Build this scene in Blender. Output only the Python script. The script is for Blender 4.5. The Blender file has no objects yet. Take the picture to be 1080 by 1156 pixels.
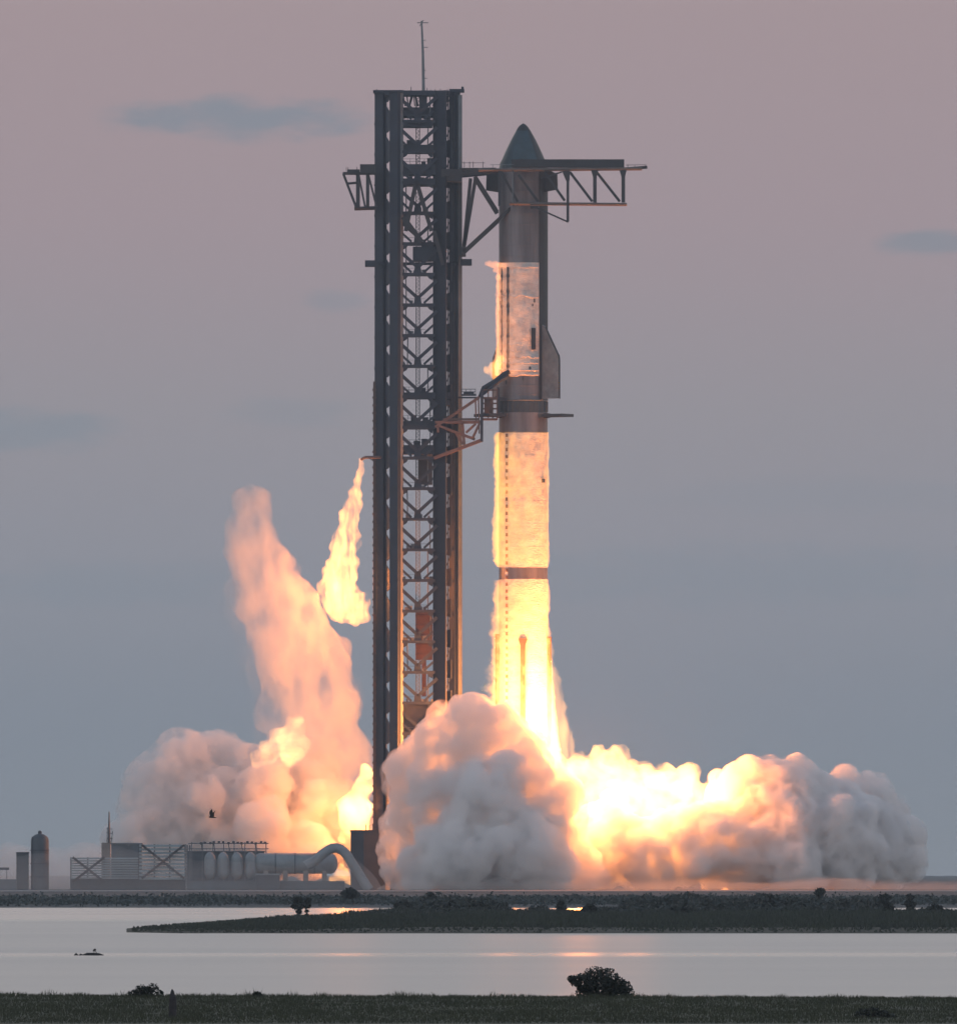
import bpy, bmesh, math, random
import numpy as np
from mathutils import Vector, Matrix

random.seed(7)
rng = np.random.default_rng(11)
R = math.radians
scene = bpy.context.scene
COL = scene.collection

# ------------------------------------------------------------------ camera
CAM_Z, DIST, FPX, HOR = 4.0, 3000.0, 18180.0, 985.0
cd = bpy.data.cameras.new('camera')
cam = bpy.data.objects.new('camera', cd)
COL.objects.link(cam)
cam.location = (0, -DIST, CAM_Z)
cam.rotation_euler = (R(90), 0, 0)
cd.sensor_fit = 'HORIZONTAL'
cd.sensor_width = 36.0
cd.lens = FPX / 1080 * 36.0
cd.shift_y = (HOR - 578) / 1080
cd.clip_start = 1.0
cd.clip_end = 90000.0
scene.camera = cam

# ------------------------------------------------------------------ world
SUN_EL, SUN_AZ = 3.0, 215.0
world = bpy.data.worlds.new('World')
scene.world = world
world.use_nodes = True


class NT:
    def __init__(self, tree):
        self.t = tree
        tree.nodes.clear()

    def n(self, kind, **kw):
        nd = self.t.nodes.new(kind)
        for k, v in kw.items():
            if k == 'ins':
                for i, val in v.items():
                    if hasattr(val, 'is_output'):
                        self.t.links.new(val, nd.inputs[i])
                    else:
                        nd.inputs[i].default_value = val
            else:
                setattr(nd, k, v)
        return nd

    def math(self, op, a, b=0.0, c=0.0, clamp=False):
        nd = self.n('ShaderNodeMath', operation=op, use_clamp=clamp)
        for i, v in enumerate((a, b, c)):
            if hasattr(v, 'is_output'):
                self.t.links.new(v, nd.inputs[i])
            else:
                nd.inputs[i].default_value = v
        return nd.outputs[0]

    def mix(self, f, a, b, blend='MIX'):
        nd = self.n('ShaderNodeMix', data_type='RGBA', blend_type=blend)
        for i, v in ((0, f), (6, a), (7, b)):
            if hasattr(v, 'is_output'):
                self.t.links.new(v, nd.inputs[i])
            else:
                nd.inputs[i].default_value = v if i == 0 else (*v[:3], 1.0)
        return nd.outputs[2]

    def ramp(self, fac, stops, interp='LINEAR'):
        nd = self.n('ShaderNodeValToRGB')
        e = nd.color_ramp.elements
        nd.color_ramp.interpolation = interp
        while len(e) < len(stops):
            e.new(0.5)
        for el, (p, c) in zip(e, stops):
            el.position = p
            el.color = (*c, 1.0) if len(c) == 3 else c
        self.t.links.new(fac, nd.inputs[0])
        return nd.outputs[0]

    def link(self, a, b):
        self.t.links.new(a, b)


def srgb(r, g, b):
    f = lambda c: (c / 255 / 12.92) if c <= 10 else ((c / 255 + .055) / 1.055) ** 2.4
    return (f(r), f(g), f(b))


w = NT(world.node_tree)
tc = w.n('ShaderNodeTexCoord')
sep = w.n('ShaderNodeSeparateXYZ', ins={0: tc.outputs['Generated']})
el = w.math('MULTIPLY', w.math('ARCSINE', sep.outputs[2]), 180 / math.pi)
az = w.math('MULTIPLY', w.math('ARCTAN2', sep.outputs[0], sep.outputs[1]), 180 / math.pi)
# dusk: the first degrees above the horizon, grey blue below and mauve above
lowsky = w.ramp(w.math('DIVIDE', el, 60.0, clamp=True), [
    (0.0, srgb(139, 146, 154)), (0.0075, srgb(138, 145, 155)), (0.018, srgb(147, 148, 157)),
    (0.028, srgb(154, 149, 155)), (0.038, srgb(163, 148, 154)), (0.052, srgb(167, 149, 153)),
    (0.11, srgb(228, 214, 202)), (0.32, srgb(216, 209, 203)), (0.65, srgb(146, 166, 194)), (1.0, srgb(140, 162, 195))])
PX = 180 / math.pi / FPX
noise = w.n('ShaderNodeTexNoise', noise_dimensions='3D', ins={
    'Vector': w.n('ShaderNodeVectorMath', operation='MULTIPLY', ins={0: tc.outputs['Generated'], 1: (260.0, 260.0, 900.0)}).outputs[0],
    'Scale': 1.0, 'Detail': 3.0, 'Roughness': 0.55}).outputs[0]
skyc = lowsky
for (px, py, hw, hh, amt) in ((275, 133, 165, 26, .62), (1060, 276, 75, 18, .5), (378, 341, 45, 16, .28),
                              (30, 485, 120, 26, .38), (330, 465, 90, 20, .18), (830, 650, 330, 40, .22),
                              (130, 660, 200, 28, .2), (930, 560, 220, 24, .12)):
    dx = w.math('DIVIDE', w.math('SUBTRACT', az, math.degrees(math.atan((px - 540) / FPX))), hw * PX)
    dy = w.math('DIVIDE', w.math('SUBTRACT', el, math.degrees(math.atan((HOR - py) / FPX))), hh * PX)
    d2 = w.math('ADD', w.math('MULTIPLY', dx, dx), w.math('MULTIPLY', dy, dy))
    d2 = w.math('ADD', d2, w.math('MULTIPLY', w.math('SUBTRACT', noise, 0.5), 2.2))
    m = w.n('ShaderNodeMapRange', interpolation_type='SMOOTHSTEP', ins={0: d2, 1: 1.25, 2: 0.0, 3: 0.0, 4: amt}).outputs[0]
    skyc = w.mix(m, skyc, srgb(118, 138, 152))
nish = w.n('ShaderNodeTexSky', sky_type='NISHITA', sun_disc=False, sun_elevation=R(SUN_EL), sun_rotation=R(SUN_AZ),
           air_density=1.2, dust_density=1.5, ozone_density=1.5)
hi = w.n('ShaderNodeVectorMath', operation='SCALE', ins={0: nish.outputs[0], 'Scale': 1.0}).outputs[0]
bg1 = w.n('ShaderNodeBackground', ins={0: skyc, 1: 1.0})
bg2 = w.n('ShaderNodeBackground', ins={0: hi, 1: 0.15})
fade = w.n('ShaderNodeMapRange', interpolation_type='SMOOTHSTEP', ins={0: el, 1: 45.0, 2: 75.0}).outputs[0]
mx = w.n('ShaderNodeMixShader', ins={0: fade, 1: bg1.outputs[0], 2: bg2.outputs[0]})
wo = w.n('ShaderNodeOutputWorld')
w.link(mx.outputs[0], wo.inputs[0])

# ------------------------------------------------------------------ sun (low, veiled, behind the camera to the left)
sl = bpy.data.lights.new('sun', 'SUN')
sl.energy = 0.12
sl.angle = R(12)
sl.color = (1.0, 0.86, 0.82)
sun = bpy.data.objects.new('sun', sl)
COL.objects.link(sun)
a = R(SUN_AZ)
sdir = Vector((math.sin(a) * math.cos(R(SUN_EL)), math.cos(a) * math.cos(R(SUN_EL)), math.sin(R(SUN_EL))))
sun.rotation_euler = sdir.to_track_quat('Z', 'Y').to_euler()

# ------------------------------------------------------------------ exposure and sampling
vs = scene.view_settings
vs.view_transform = 'Standard'
vs.look = 'None'
vs.gamma = 1.0
vs.exposure = 0.0
vs.use_curve_mapping = False
scene.render.engine = 'CYCLES'
cy = scene.cycles
cy.use_denoising = True
cy.max_bounces = 12
cy.volume_bounces = 10
cy.diffuse_bounces = 2
cy.glossy_bounces = 2
cy.transparent_max_bounces = 48
cy.sample_clamp_indirect = 6.0
cy.use_adaptive_sampling = True
cy.adaptive_threshold = 0.02

FIRE = (1.0, 0.265, 0.055)


# ------------------------------------------------------------------ helpers
def wx(px, Y=0.0):
    return (px - 540) * (DIST + Y) / FPX


def wz(py, Y=0.0):
    return CAM_Z - (py - HOR) * (DIST + Y) / FPX


def P(px, py, Y=0.0):
    """a measured point of the photograph at a chosen depth Y"""
    return Vector((wx(px, Y), Y, wz(py, Y)))


M_PX = DIST / FPX     # metres in one photo pixel at the pad


def mat(name, col, rough=0.7, metal=0.0, noise=0.0, nscale=1.0, bump=0.0, bscale=4.0, stretch=(1, 1, 1), col2=None, spec=0.5):
    m = bpy.data.materials.new(name)
    m.use_nodes = True
    t = NT(m.node_tree)
    out = t.n('ShaderNodeOutputMaterial')
    b = t.n('ShaderNodeBsdfPrincipled', ins={'Base Color': (*col, 1), 'Roughness': rough, 'Metallic': metal, 'Specular IOR Level': spec})
    t.link(b.outputs[0], out.inputs[0])
    co = t.n('ShaderNodeTexCoord')
    v = t.n('ShaderNodeVectorMath', operation='MULTIPLY', ins={0: co.outputs['Object'], 1: stretch}).outputs[0]
    if noise > 0:
        nz = t.n('ShaderNodeTexNoise', ins={'Vector': v, 'Scale': nscale, 'Detail': 5.0, 'Roughness': 0.6}).outputs[0]
        c2 = col2 or tuple(max(0, c * (1 - noise)) for c in col)
        f = t.n('ShaderNodeMapRange', ins={0: nz, 1: 0.35, 2: 0.68}).outputs[0]
        t.link(t.mix(f, col, c2), b.inputs['Base Color'])
    if bump > 0:
        nb = t.n('ShaderNodeTexNoise', ins={'Vector': v, 'Scale': bscale, 'Detail': 4.0}).outputs[0]
        bp = t.n('ShaderNodeBump', ins={'Height': nb, 'Strength': 1.0, 'Distance': bump})
        t.link(bp.outputs[0], b.inputs['Normal'])
    return m


def vol_smoke(name, density, col=(0.97, 0.97, 0.97), aniso=0.2, emit=None, estr=0.0):
    m = bpy.data.materials.new(name)
    m.use_nodes = True
    t = NT(m.node_tree)
    out = t.n('ShaderNodeOutputMaterial')
    pv = t.n('ShaderNodeVolumePrincipled', ins={'Color': (*col, 1), 'Density': density, 'Anisotropy': aniso})
    if emit:
        pv.inputs['Emission Color'].default_value = (*emit, 1)
        pv.inputs['Emission Strength'].default_value = estr
    t.link(pv.outputs[0], out.inputs['Volume'])
    m.cycles.homogeneous_volume = True
    return m


def _vol_noise(t, scale, stretch, lo, hi, detail=4.0, warp=0.0):
    co = t.n('ShaderNodeTexCoord')
    v = t.n('ShaderNodeVectorMath', operation='MULTIPLY', ins={0: co.outputs['Object'], 1: stretch}).outputs[0]
    nz = t.n('ShaderNodeTexNoise', ins={'Vector': v, 'Scale': scale, 'Detail': detail, 'Roughness': 0.58, 'Distortion': warp}).outputs[0]
    return t.n('ShaderNodeMapRange', interpolation_type='SMOOTHSTEP', ins={0: nz, 1: lo, 2: hi, 3: 0.0, 4: 1.0}).outputs[0]


def vol_wisp(name, density, scale, lo, hi, stretch=(1, 1, 1), detail=4.0, col=(0.985, 0.988, 0.993), rate=0.12, warp=0.0):
    m = bpy.data.materials.new(name)
    m.use_nodes = True
    t = NT(m.node_tree)
    out = t.n('ShaderNodeOutputMaterial')
    d = t.math('MULTIPLY', _vol_noise(t, scale, stretch, lo, hi, detail, warp), density)
    pv = t.n('ShaderNodeVolumePrincipled', ins={'Color': (*col, 1), 'Density': d, 'Anisotropy': 0.0})
    t.link(pv.outputs[0], out.inputs['Volume'])
    m.cycles.volume_step_rate = rate
    return m


def vol_fire(name, strength, scale, lo, hi, stretch=(1, 1, 1), detail=4.0, col=(1, .42, .12), rate=0.08, warp=0.6):
    m = bpy.data.materials.new(name)
    m.use_nodes = True
    t = NT(m.node_tree)
    out = t.n('ShaderNodeOutputMaterial')
    d = t.math('MULTIPLY', _vol_noise(t, scale, stretch, lo, hi, detail, warp), strength)
    e = t.n('ShaderNodeEmission', ins={0: (*col, 1), 1: d})
    t.link(e.outputs[0], out.inputs['Volume'])
    m.cycles.volume_step_rate = rate
    return m


def vol_flame(name, strength, col=FIRE):
    m = bpy.data.materials.new(name)
    m.use_nodes = True
    t = NT(m.node_tree)
    out = t.n('ShaderNodeOutputMaterial')
    e = t.n('ShaderNodeEmission', ins={0: (*col, 1), 1: strength})
    t.link(e.outputs[0], out.inputs['Volume'])
    m.cycles.homogeneous_volume = True
    return m


class MB:
    """collects shapes and links them as one mesh object"""

    def __init__(self):
        self.v, self.f = [], []

    def add(self, vs, fs):
        o = len(self.v)
        self.v += [tuple(x) for x in vs]
        self.f += [tuple(i + o for i in f) for f in fs]
        return self

    def hexa(self, c):
        return self.add(c, [(0, 3, 2, 1), (4, 5, 6, 7), (0, 1, 5, 4), (1, 2, 6, 5), (2, 3, 7, 6), (3, 0, 4, 7)])

    def box(self, c, s, rz=0.0):
        x, y, z = s[0] / 2, s[1] / 2, s[2] / 2
        cs, sn = math.cos(rz), math.sin(rz)
        pts = []
        for dz in (-z, z):
            for dx, dy in ((-x, -y), (x, -y), (x, y), (-x, y)):
                pts.append((c[0] + dx * cs - dy * sn, c[1] + dx * sn + dy * cs, c[2] + dz))
        return self.hexa(pts)

    def bar(self, a, b, wdt, h=None):
        a, b = Vector(a), Vector(b)
        h = h or wdt
        d = (b - a)
        if d.length < 1e-6:
            return self
        d.normalize()
        up = Vector((0, 1, 0)) if abs(d.y) < 0.9 else Vector((0, 0, 1))
        s = d.cross(up).normalized()
        u = s.cross(d).normalized()
        s *= wdt / 2
        u *= h / 2
        return self.hexa([a - s - u, a + s - u, a + s + u, a - s + u, b - s - u, b + s - u, b + s + u, b - s + u])

    def tube(self, pts, r, n=10, cap=True):
        pts = [Vector(p) for p in pts]
        rs = r if isinstance(r, (list, tuple)) else [r] * len(pts)
        vs, fs = [], []
        prev = None
        for i, p in enumerate(pts):
            d = (pts[min(i + 1, len(pts) - 1)] - pts[max(i - 1, 0)]).normalized()
            if prev is None:
                up = Vector((0, 1, 0)) if abs(d.y) < 0.9 else Vector((0, 0, 1))
                s = d.cross(up).normalized()
            else:
                s = (prev - d * prev.dot(d)).normalized()
            prev = s
            u = d.cross(s)
            for k in range(n):
                t = 2 * math.pi * k / n
                vs.append(p + (s * math.cos(t) + u * math.sin(t)) * rs[i])
        for i in range(len(pts) - 1):
            for k in range(n):
                a0, a1 = i * n + k, i * n + (k + 1) % n
                fs.append((a0, a1, a1 + n, a0 + n))
        if cap:
            fs.append(tuple(range(n))[::-1])
            fs.append(tuple((len(pts) - 1) * n + k for k in range(n)))
        return self.add(vs, fs)

    def lathe(self, c, prof, n=64, a0=0.0, a1=2 * math.pi):
        full = abs(a1 - a0 - 2 * math.pi) < 1e-6
        vs, fs = [], []
        cols = n if full else n + 1
        for (r, z) in prof:
            for k in range(cols):
                t = a0 + (a1 - a0) * k / n
                vs.append((c[0] + r * math.cos(t), c[1] + r * math.sin(t), c[2] + z))
        for i in range(len(prof) - 1):
            for k in range(n):
                k2 = (k + 1) % cols
                fs.append((i * cols + k, i * cols + k2, (i + 1) * cols + k2, (i + 1) * cols + k))
        return self.add(vs, fs)

    def prism(self, pts, t):
        """flat outline pts (list of Vector) thickened by vector t"""
        n = len(pts)
        t = Vector(t)
        vs = [Vector(p) - t / 2 for p in pts] + [Vector(p) + t / 2 for p in pts]
        fs = [tuple(range(n)), tuple(range(n, 2 * n))[::-1]]
        for i in range(n):
            j = (i + 1) % n
            fs.append((i, i + n, j + n, j))
        return self.add(vs, fs)

    def build(self, name, m, parent=None, smooth=False):
        me = bpy.data.meshes.new(name)
        me.from_pydata(self.v, [], self.f)
        me.validate()
        bm = bmesh.new()
        bm.from_mesh(me)
        bmesh.ops.recalc_face_normals(bm, faces=bm.faces)
        bm.to_mesh(me)
        bm.free()
        if smooth:
            me.shade_smooth()
        return link(name, me, m, parent)


def link(name, me, m, parent=None):
    o = bpy.data.objects.new(name, me)
    COL.objects.link(o)
    if m:
        me.materials.append(m)
    if parent is not None:
        o.parent = parent
        o.matrix_parent_inverse = Matrix.Translation(parent.location).inverted()
    return o


def tag(o, label=None, cat=None, group=None, kind=None):
    if label: o['label'] = label
    if cat: o['category'] = cat
    if group: o['group'] = group
    if kind: o['kind'] = kind
    return o


def thing(name, loc, label, cat, group=None):
    o = bpy.data.objects.new(name, None)
    COL.objects.link(o)
    o.location = loc
    o.empty_display_size = 0.5
    return tag(o, label, cat, group)


# ---- numpy noise for billowing surfaces
def _hash(ix, iy, iz, k):
    h = (ix * 374761393 + iy * 668265263 + iz * 2147483647 + k * 1274126177) & 0xFFFFFFFF
    h = ((h ^ (h >> 13)) * 1274126177) & 0xFFFFFFFF
    h = ((h ^ (h >> 15)) * 2246822519) & 0xFFFFFFFF
    h = h ^ (h >> 16)
    return (h & 0xFFFFFF) / float(0x1000000)


def worley(p):
    c = np.floor(p).astype(np.int64)
    best = np.full(len(p), 9.0)
    for dx in (-1, 0, 1):
        for dy in (-1, 0, 1):
            for dz in (-1, 0, 1):
                x, y, z = c[:, 0] + dx, c[:, 1] + dy, c[:, 2] + dz
                fx = x + _hash(x, y, z, 1) - p[:, 0]
                fy = y + _hash(x, y, z, 2) - p[:, 1]
                fz = z + _hash(x, y, z, 3) - p[:, 2]
                best = np.minimum(best, fx * fx + fy * fy + fz * fz)
    return np.sqrt(best)


def vnoise(p):
    c = np.floor(p).astype(np.int64)
    f = p - c
    f = f * f * (3 - 2 * f)
    out = np.zeros(len(p))
    for dx in (0, 1):
        for dy in (0, 1):
            for dz in (0, 1):
                wgt = (f[:, 0] if dx else 1 - f[:, 0]) * (f[:, 1] if dy else 1 - f[:, 1]) * (f[:, 2] if dz else 1 - f[:, 2])
                out += wgt * _hash(c[:, 0] + dx, c[:, 1] + dy, c[:, 2] + dz, 7)
    return out


def fbm(p, o=4):
    s, a, t = 0, 0.5, 0
    for i in range(o):
        s = s + a * vnoise(p * (2.03 ** i) + 17.3 * i)
        t += a
        a *= 0.5
    return s / t


def get_v(me):
    v = np.empty(len(me.vertices) * 3)
    me.vertices.foreach_get('co', v)
    return v.reshape(-1, 3)


def set_v(me, v):
    me.vertices.foreach_set('co', v.reshape(-1))
    me.update()


def get_n(me):
    v = np.empty(len(me.vertices) * 3)
    me.vertex_normals.foreach_get('vector', v)
    return v.reshape(-1, 3)


def remesh(me, voxel, soften=0):
    o = bpy.data.objects.new('remesh_source', me)
    COL.objects.link(o)
    md = o.modifiers.new('r', 'REMESH')
    md.mode = 'VOXEL'
    md.voxel_size = voxel
    if soften:
        ms = o.modifiers.new('s', 'SMOOTH')
        ms.factor = 0.5
        ms.iterations = soften
    bpy.context.view_layer.update()
    ev = o.evaluated_get(bpy.context.evaluated_depsgraph_get())
    new = bpy.data.meshes.new_from_object(ev)
    bpy.data.objects.remove(o)
    bpy.data.meshes.remove(me)
    return new


def blob(name, balls, voxel, octs, m, parent=None, kids=5, kid=0.45, floor=0.75, seed=1, soften=10, grow=0.0):
    """A billowing closed surface: union of balls (px, py, r_px, Y[, sx]) with smaller balls on them, then cauliflower relief."""
    rg = random.Random(seed)
    bm = bmesh.new()
    sph = []
    for b in balls:
        px, py, r, Y = b[:4]
        sph.append((P(px, py, Y), (r + grow) * M_PX))
    extra = []
    for (c, r) in sph:
        for _ in range(kids):
            d = Vector((rg.gauss(0, 1), rg.gauss(0, 1), rg.gauss(0, 1) + 0.3)).normalized()
            rr = r * kid * rg.uniform(0.6, 1.2)
            extra.append((c + d * (r * 0.92), rr))
    for (c, r) in sph + extra:
        if r < voxel * 1.2:
            continue
        bmesh.ops.create_icosphere(bm, subdivisions=3, radius=r, matrix=Matrix.Translation(c))
    me = bpy.data.meshes.new(name)
    bm.to_mesh(me)
    bm.free()
    me = remesh(me, voxel, soften)
    for (kind, scale, amp) in octs:
        v, n = get_v(me), get_n(me)
        q = v / scale + seed * 13.7
        if kind == 'w':
            d = worley(q)
            h = amp * (0.62 - d * d * 1.1)
        else:
            h = amp * 2 * (fbm(q, 4) - 0.5)
        v = v + n * h[:, None]
        if floor is not None:
            v[:, 2] = np.maximum(v[:, 2], floor)
        set_v(me, v)
    me = remesh(me, voxel)
    me.name = name
    me.materials.clear()
    return link(name, me, m, parent)

# ------------------------------------------------------------------ materials
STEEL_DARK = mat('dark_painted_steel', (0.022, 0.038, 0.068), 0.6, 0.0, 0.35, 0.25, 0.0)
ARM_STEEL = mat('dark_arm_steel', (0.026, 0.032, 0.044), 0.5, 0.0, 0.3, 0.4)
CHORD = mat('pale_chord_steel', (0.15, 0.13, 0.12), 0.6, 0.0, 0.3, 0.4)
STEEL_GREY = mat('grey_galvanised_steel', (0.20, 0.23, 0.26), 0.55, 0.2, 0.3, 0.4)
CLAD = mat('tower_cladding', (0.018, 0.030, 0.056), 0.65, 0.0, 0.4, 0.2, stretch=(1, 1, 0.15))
RUST = mat('red_primer_steel', (0.17, 0.11, 0.095), 0.7, 0.0, 0.3, 0.5)
CARM = mat('dark_maroon_paint', (0.055, 0.028, 0.028), 0.7, 0.0, 0.3, 0.5)
BARE = mat('bare_stainless', (0.30, 0.29, 0.32), 0.5, 0.6, 0.5, 0.35, 0.02, 0.9, stretch=(1.2, 1.2, 0.12))
NOSE = mat('nose_stainless', (0.06, 0.10, 0.12), 0.45, 0.3, 0.3, 0.5)
TILE = mat('black_heat_tiles', (0.035, 0.038, 0.045), 0.55, 0.0, 0.3, 2.0)
FLAPM = mat('flap_steel', (0.30, 0.31, 0.33), 0.5, 0.5, 0.35, 0.8)
FROST = mat('frost_on_steel', (0.80, 0.77, 0.75), 0.85, 0.0, 0.22, 0.45, 0.16, 2.2, stretch=(0.8, 0.8, 2.0), col2=(0.66, 0.58, 0.55), spec=0.2)
CONCRETE = mat('concrete', (0.30, 0.29, 0.28), 0.9, 0.0, 0.4, 0.3)
WHITE = mat('white_tank_paint', (0.27, 0.32, 0.355), 0.5, 0.0, 0.25, 0.5)
SLAT = mat('pale_slats', (0.27, 0.34, 0.37), 0.6, 0.0, 0.3, 0.4)
GREYPANEL = mat('grey_panel', (0.11, 0.15, 0.185), 0.6, 0.0, 0.3, 0.4)
TANKDARK = mat('dark_tank_paint', (0.06, 0.085, 0.11), 0.6, 0.0, 0.3, 0.5)
BARK = mat('dark_bark', (0.05, 0.042, 0.035), 0.9, 0.0, 0.4, 6.0)
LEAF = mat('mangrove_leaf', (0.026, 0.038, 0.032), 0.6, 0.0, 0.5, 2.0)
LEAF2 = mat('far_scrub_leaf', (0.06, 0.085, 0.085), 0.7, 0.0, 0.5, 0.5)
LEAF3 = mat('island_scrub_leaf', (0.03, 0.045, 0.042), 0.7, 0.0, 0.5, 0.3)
GRASSM = mat('marsh_grass', (0.045, 0.062, 0.045), 0.8, 0.0, 0.5, 0.12, col2=(0.022, 0.032, 0.03))
BANKM = mat('bank_grass', (0.055, 0.068, 0.04), 0.85, 0.0, 0.6, 0.35, col2=(0.035, 0.045, 0.03))
SOIL = mat('marsh_soil', (0.055, 0.06, 0.045), 0.95, 0.0, 0.5, 0.1)
DUNE = mat('coastal_ground', (0.085, 0.095, 0.10), 0.95, 0.0, 0.5, 0.02)
ROADM = mat('pale_road', (0.24, 0.24, 0.24), 0.9, 0.0, 0.2, 0.05)
BIRDM = mat('dark_feathers', (0.03, 0.028, 0.028), 0.8)
WOODM = mat('weathered_wood', (0.045, 0.045, 0.05), 0.9, 0.0, 0.4, 8.0)

# ------------------------------------------------------------------ water
wm = bpy.data.materials.new('bay_water')
wm.use_nodes = True
t = NT(wm.node_tree)
out = t.n('ShaderNodeOutputMaterial')
b = t.n('ShaderNodeBsdfPrincipled', ins={'Base Color': (0.58, 0.555, 0.52, 1), 'Roughness': 0.3, 'IOR': 1.33})
co = t.n('ShaderNodeTexCoord')
v1 = t.n('ShaderNodeVectorMath', operation='MULTIPLY', ins={0: co.outputs['Object'], 1: (0.5, 0.12, 1)}).outputs[0]
n1 = t.n('ShaderNodeTexNoise', ins={'Vector': v1, 'Scale': 1.0, 'Detail': 4.0}).outputs[0]
v2 = t.n('ShaderNodeVectorMath', operation='MULTIPLY', ins={0: co.outputs['Object'], 1: (0.012, 0.02, 1)}).outputs[0]
n2 = t.n('ShaderNodeTexNoise', ins={'Vector': v2, 'Scale': 1.0, 'Detail': 3.0}).outputs[0]
bp = t.n('ShaderNodeBump', ins={'Height': n1, 'Strength': 1.0, 'Distance': 0.02})
t.link(bp.outputs[0], b.inputs['Normal'])
wy = t.n('ShaderNodeSeparateXYZ', ins={0: co.outputs['Object']}).outputs[1]
wob = t.math('MULTIPLY', t.math('SUBTRACT', n2, 0.5), 40.0)
slick = t.math('ABSOLUTE', t.math('ADD', t.math('SUBTRACT', wy, -3000.0 + 782.0), wob))   # a calm streak lies across the bay
calm = t.n('ShaderNodeMapRange', interpolation_type='SMOOTHSTEP', ins={0: slick, 1: 6.0, 2: 30.0, 3: 0.105, 4: 0.0}).outputs[0]
rr = t.math('SUBTRACT', t.n('ShaderNodeMapRange', ins={0: n2, 1: 0.3, 2: 0.7, 3: 0.33, 4: 0.40}).outputs[0], calm)
lag = t.n('ShaderNodeMapRange', interpolation_type='SMOOTHSTEP', ins={0: wy, 1: -1720.0, 2: -1560.0, 3: 0.0, 4: 0.17}).outputs[0]   # sheltered lagoon
rr = t.math('SUBTRACT', rr, lag)
t.link(rr, b.inputs['Roughness'])
t.link(b.outputs[0], out.inputs[0])
mb = MB().add([(-6000, -3400, 0), (6000, -3400, 0), (6000, -600, 0), (-6000, -600, 0)], [(0, 1, 2, 3)])
tag(mb.build('water', wm), kind='structure')


# ------------------------------------------------------------------ ground sheets
def sheet(name, x0, x1, nx, ys, hfun, m):
    xs = np.linspace(x0, x1, nx)
    X, Y = np.meshgrid(xs, np.array(ys))
    Z = hfun(X, Y)
    me = bpy.data.meshes.new(name)
    v = np.stack([X, Y, Z], -1).reshape(-1, 3)
    ny = len(ys)
    f = [(j * nx + i, j * nx + i + 1, (j + 1) * nx + i + 1, (j + 1) * nx + i) for j in range(ny - 1) for i in range(nx - 1)]
    me.from_pydata(v.tolist(), [], f)
    me.shade_smooth()
    return tag(link(name, me, m), kind='structure')


def nz2(X, Y, s, seed=0):
    q = np.stack([X / s, Y / s, np.full_like(X, seed * 3.3)], -1).reshape(-1, 3)
    return (fbm(q, 4) - 0.5).reshape(X.shape)


def shore_far(X):           # camera distance of the far shore, by x
    return 1815 + 60 * nz2(X, X * 0 + 5, 70, 1)


def far_h(X, Y):
    d = Y + DIST
    k = np.clip((d - shore_far(X)) / 25.0, -1, 1)
    base = np.where(d > 2700, 0.7, 0.35 + 0.3 * np.clip((d - 1850) / 800, 0, 1))
    return np.where(k < 0, k * 0.6, k * base) + 0.10 * nz2(X, Y, 30, 2) * (k > 0.2)


ys = list(np.linspace(-1260, -1100, 30)) + list(np.linspace(-1080, 300, 50)) + [800, 2000, 4000, 7000, 12000]
sheet('ground', -2500, 2500, 160, ys, far_h, DUNE)
# beyond the sheet's sides nothing shows: the frame is 180 m wide here


def isl_front(X):           # near edge of the island, camera distance
    px = 540 + X * FPX / 1050.0
    return 1052 + 10 * nz2(X, X * 0 + 2, 9, 4) + np.clip((200 - px) / 50, 0, 3) * 12


def isl_back(X):
    px = 540 + X * FPX / 1250.0
    return np.interp(px, [60, 140, 200, 300, 400, 440, 470, 560, 575, 700, 715, 985, 1000, 1200], [1060, 1085, 1190, 1390, 1470, 1650, 1760, 1760, 1640, 1640, 1770, 1770, 1620, 1620]) + 25 * nz2(X, X * 0 + 9, 12, 6)


def open_back(px):          # low gaps at the back through which the lagoon shows
    return np.interp(px, [566, 578, 696, 708, 994, 1006, 1130], [0, 1, 1, 0, 0, 1, 1])


def isl_h(X, Y):
    d = Y + DIST
    px = 540 + X * FPX / d
    e = np.minimum(d - isl_front(X), isl_back(X) - d)
    e = np.minimum(e, (px - 143) * 0.12)
    k = np.clip(e / 12.0, -1, 1)
    top = 0.12 + 0.22 * np.clip((px - 250) / 250, 0, 1)
    top = top * (1 - 0.85 * open_back(px) * np.clip((d - 1380) / 120, 0, 1))
    return np.where(k < 0, 0.5 * k, top * np.sqrt(np.maximum(k, 0))) + 0.12 * nz2(X, Y, 14, 3) * (k > 0.2) * (1 - .8 * open_back(px))


sheet('island_ground', -40, 190, 460, np.linspace(-1965, -1200, 200), isl_h, SOIL)


def bank_h(X, Y):
    d = Y + DIST
    edge = 512 + 7 * nz2(X, X * 0 + 3, 5.0, 8) - 0.35 * X
    k = np.clip((edge - d) / 12.0, -1, 1)
    return np.where(k < 0, 0.4 * k, 0.10 * np.sqrt(np.maximum(k, 0))) + 0.04 * nz2(X, Y, 6, 5)


sheet('grassy_bank', -120, 120, 320, np.linspace(-2760, -2450, 90), bank_h, BANKM)


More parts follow.
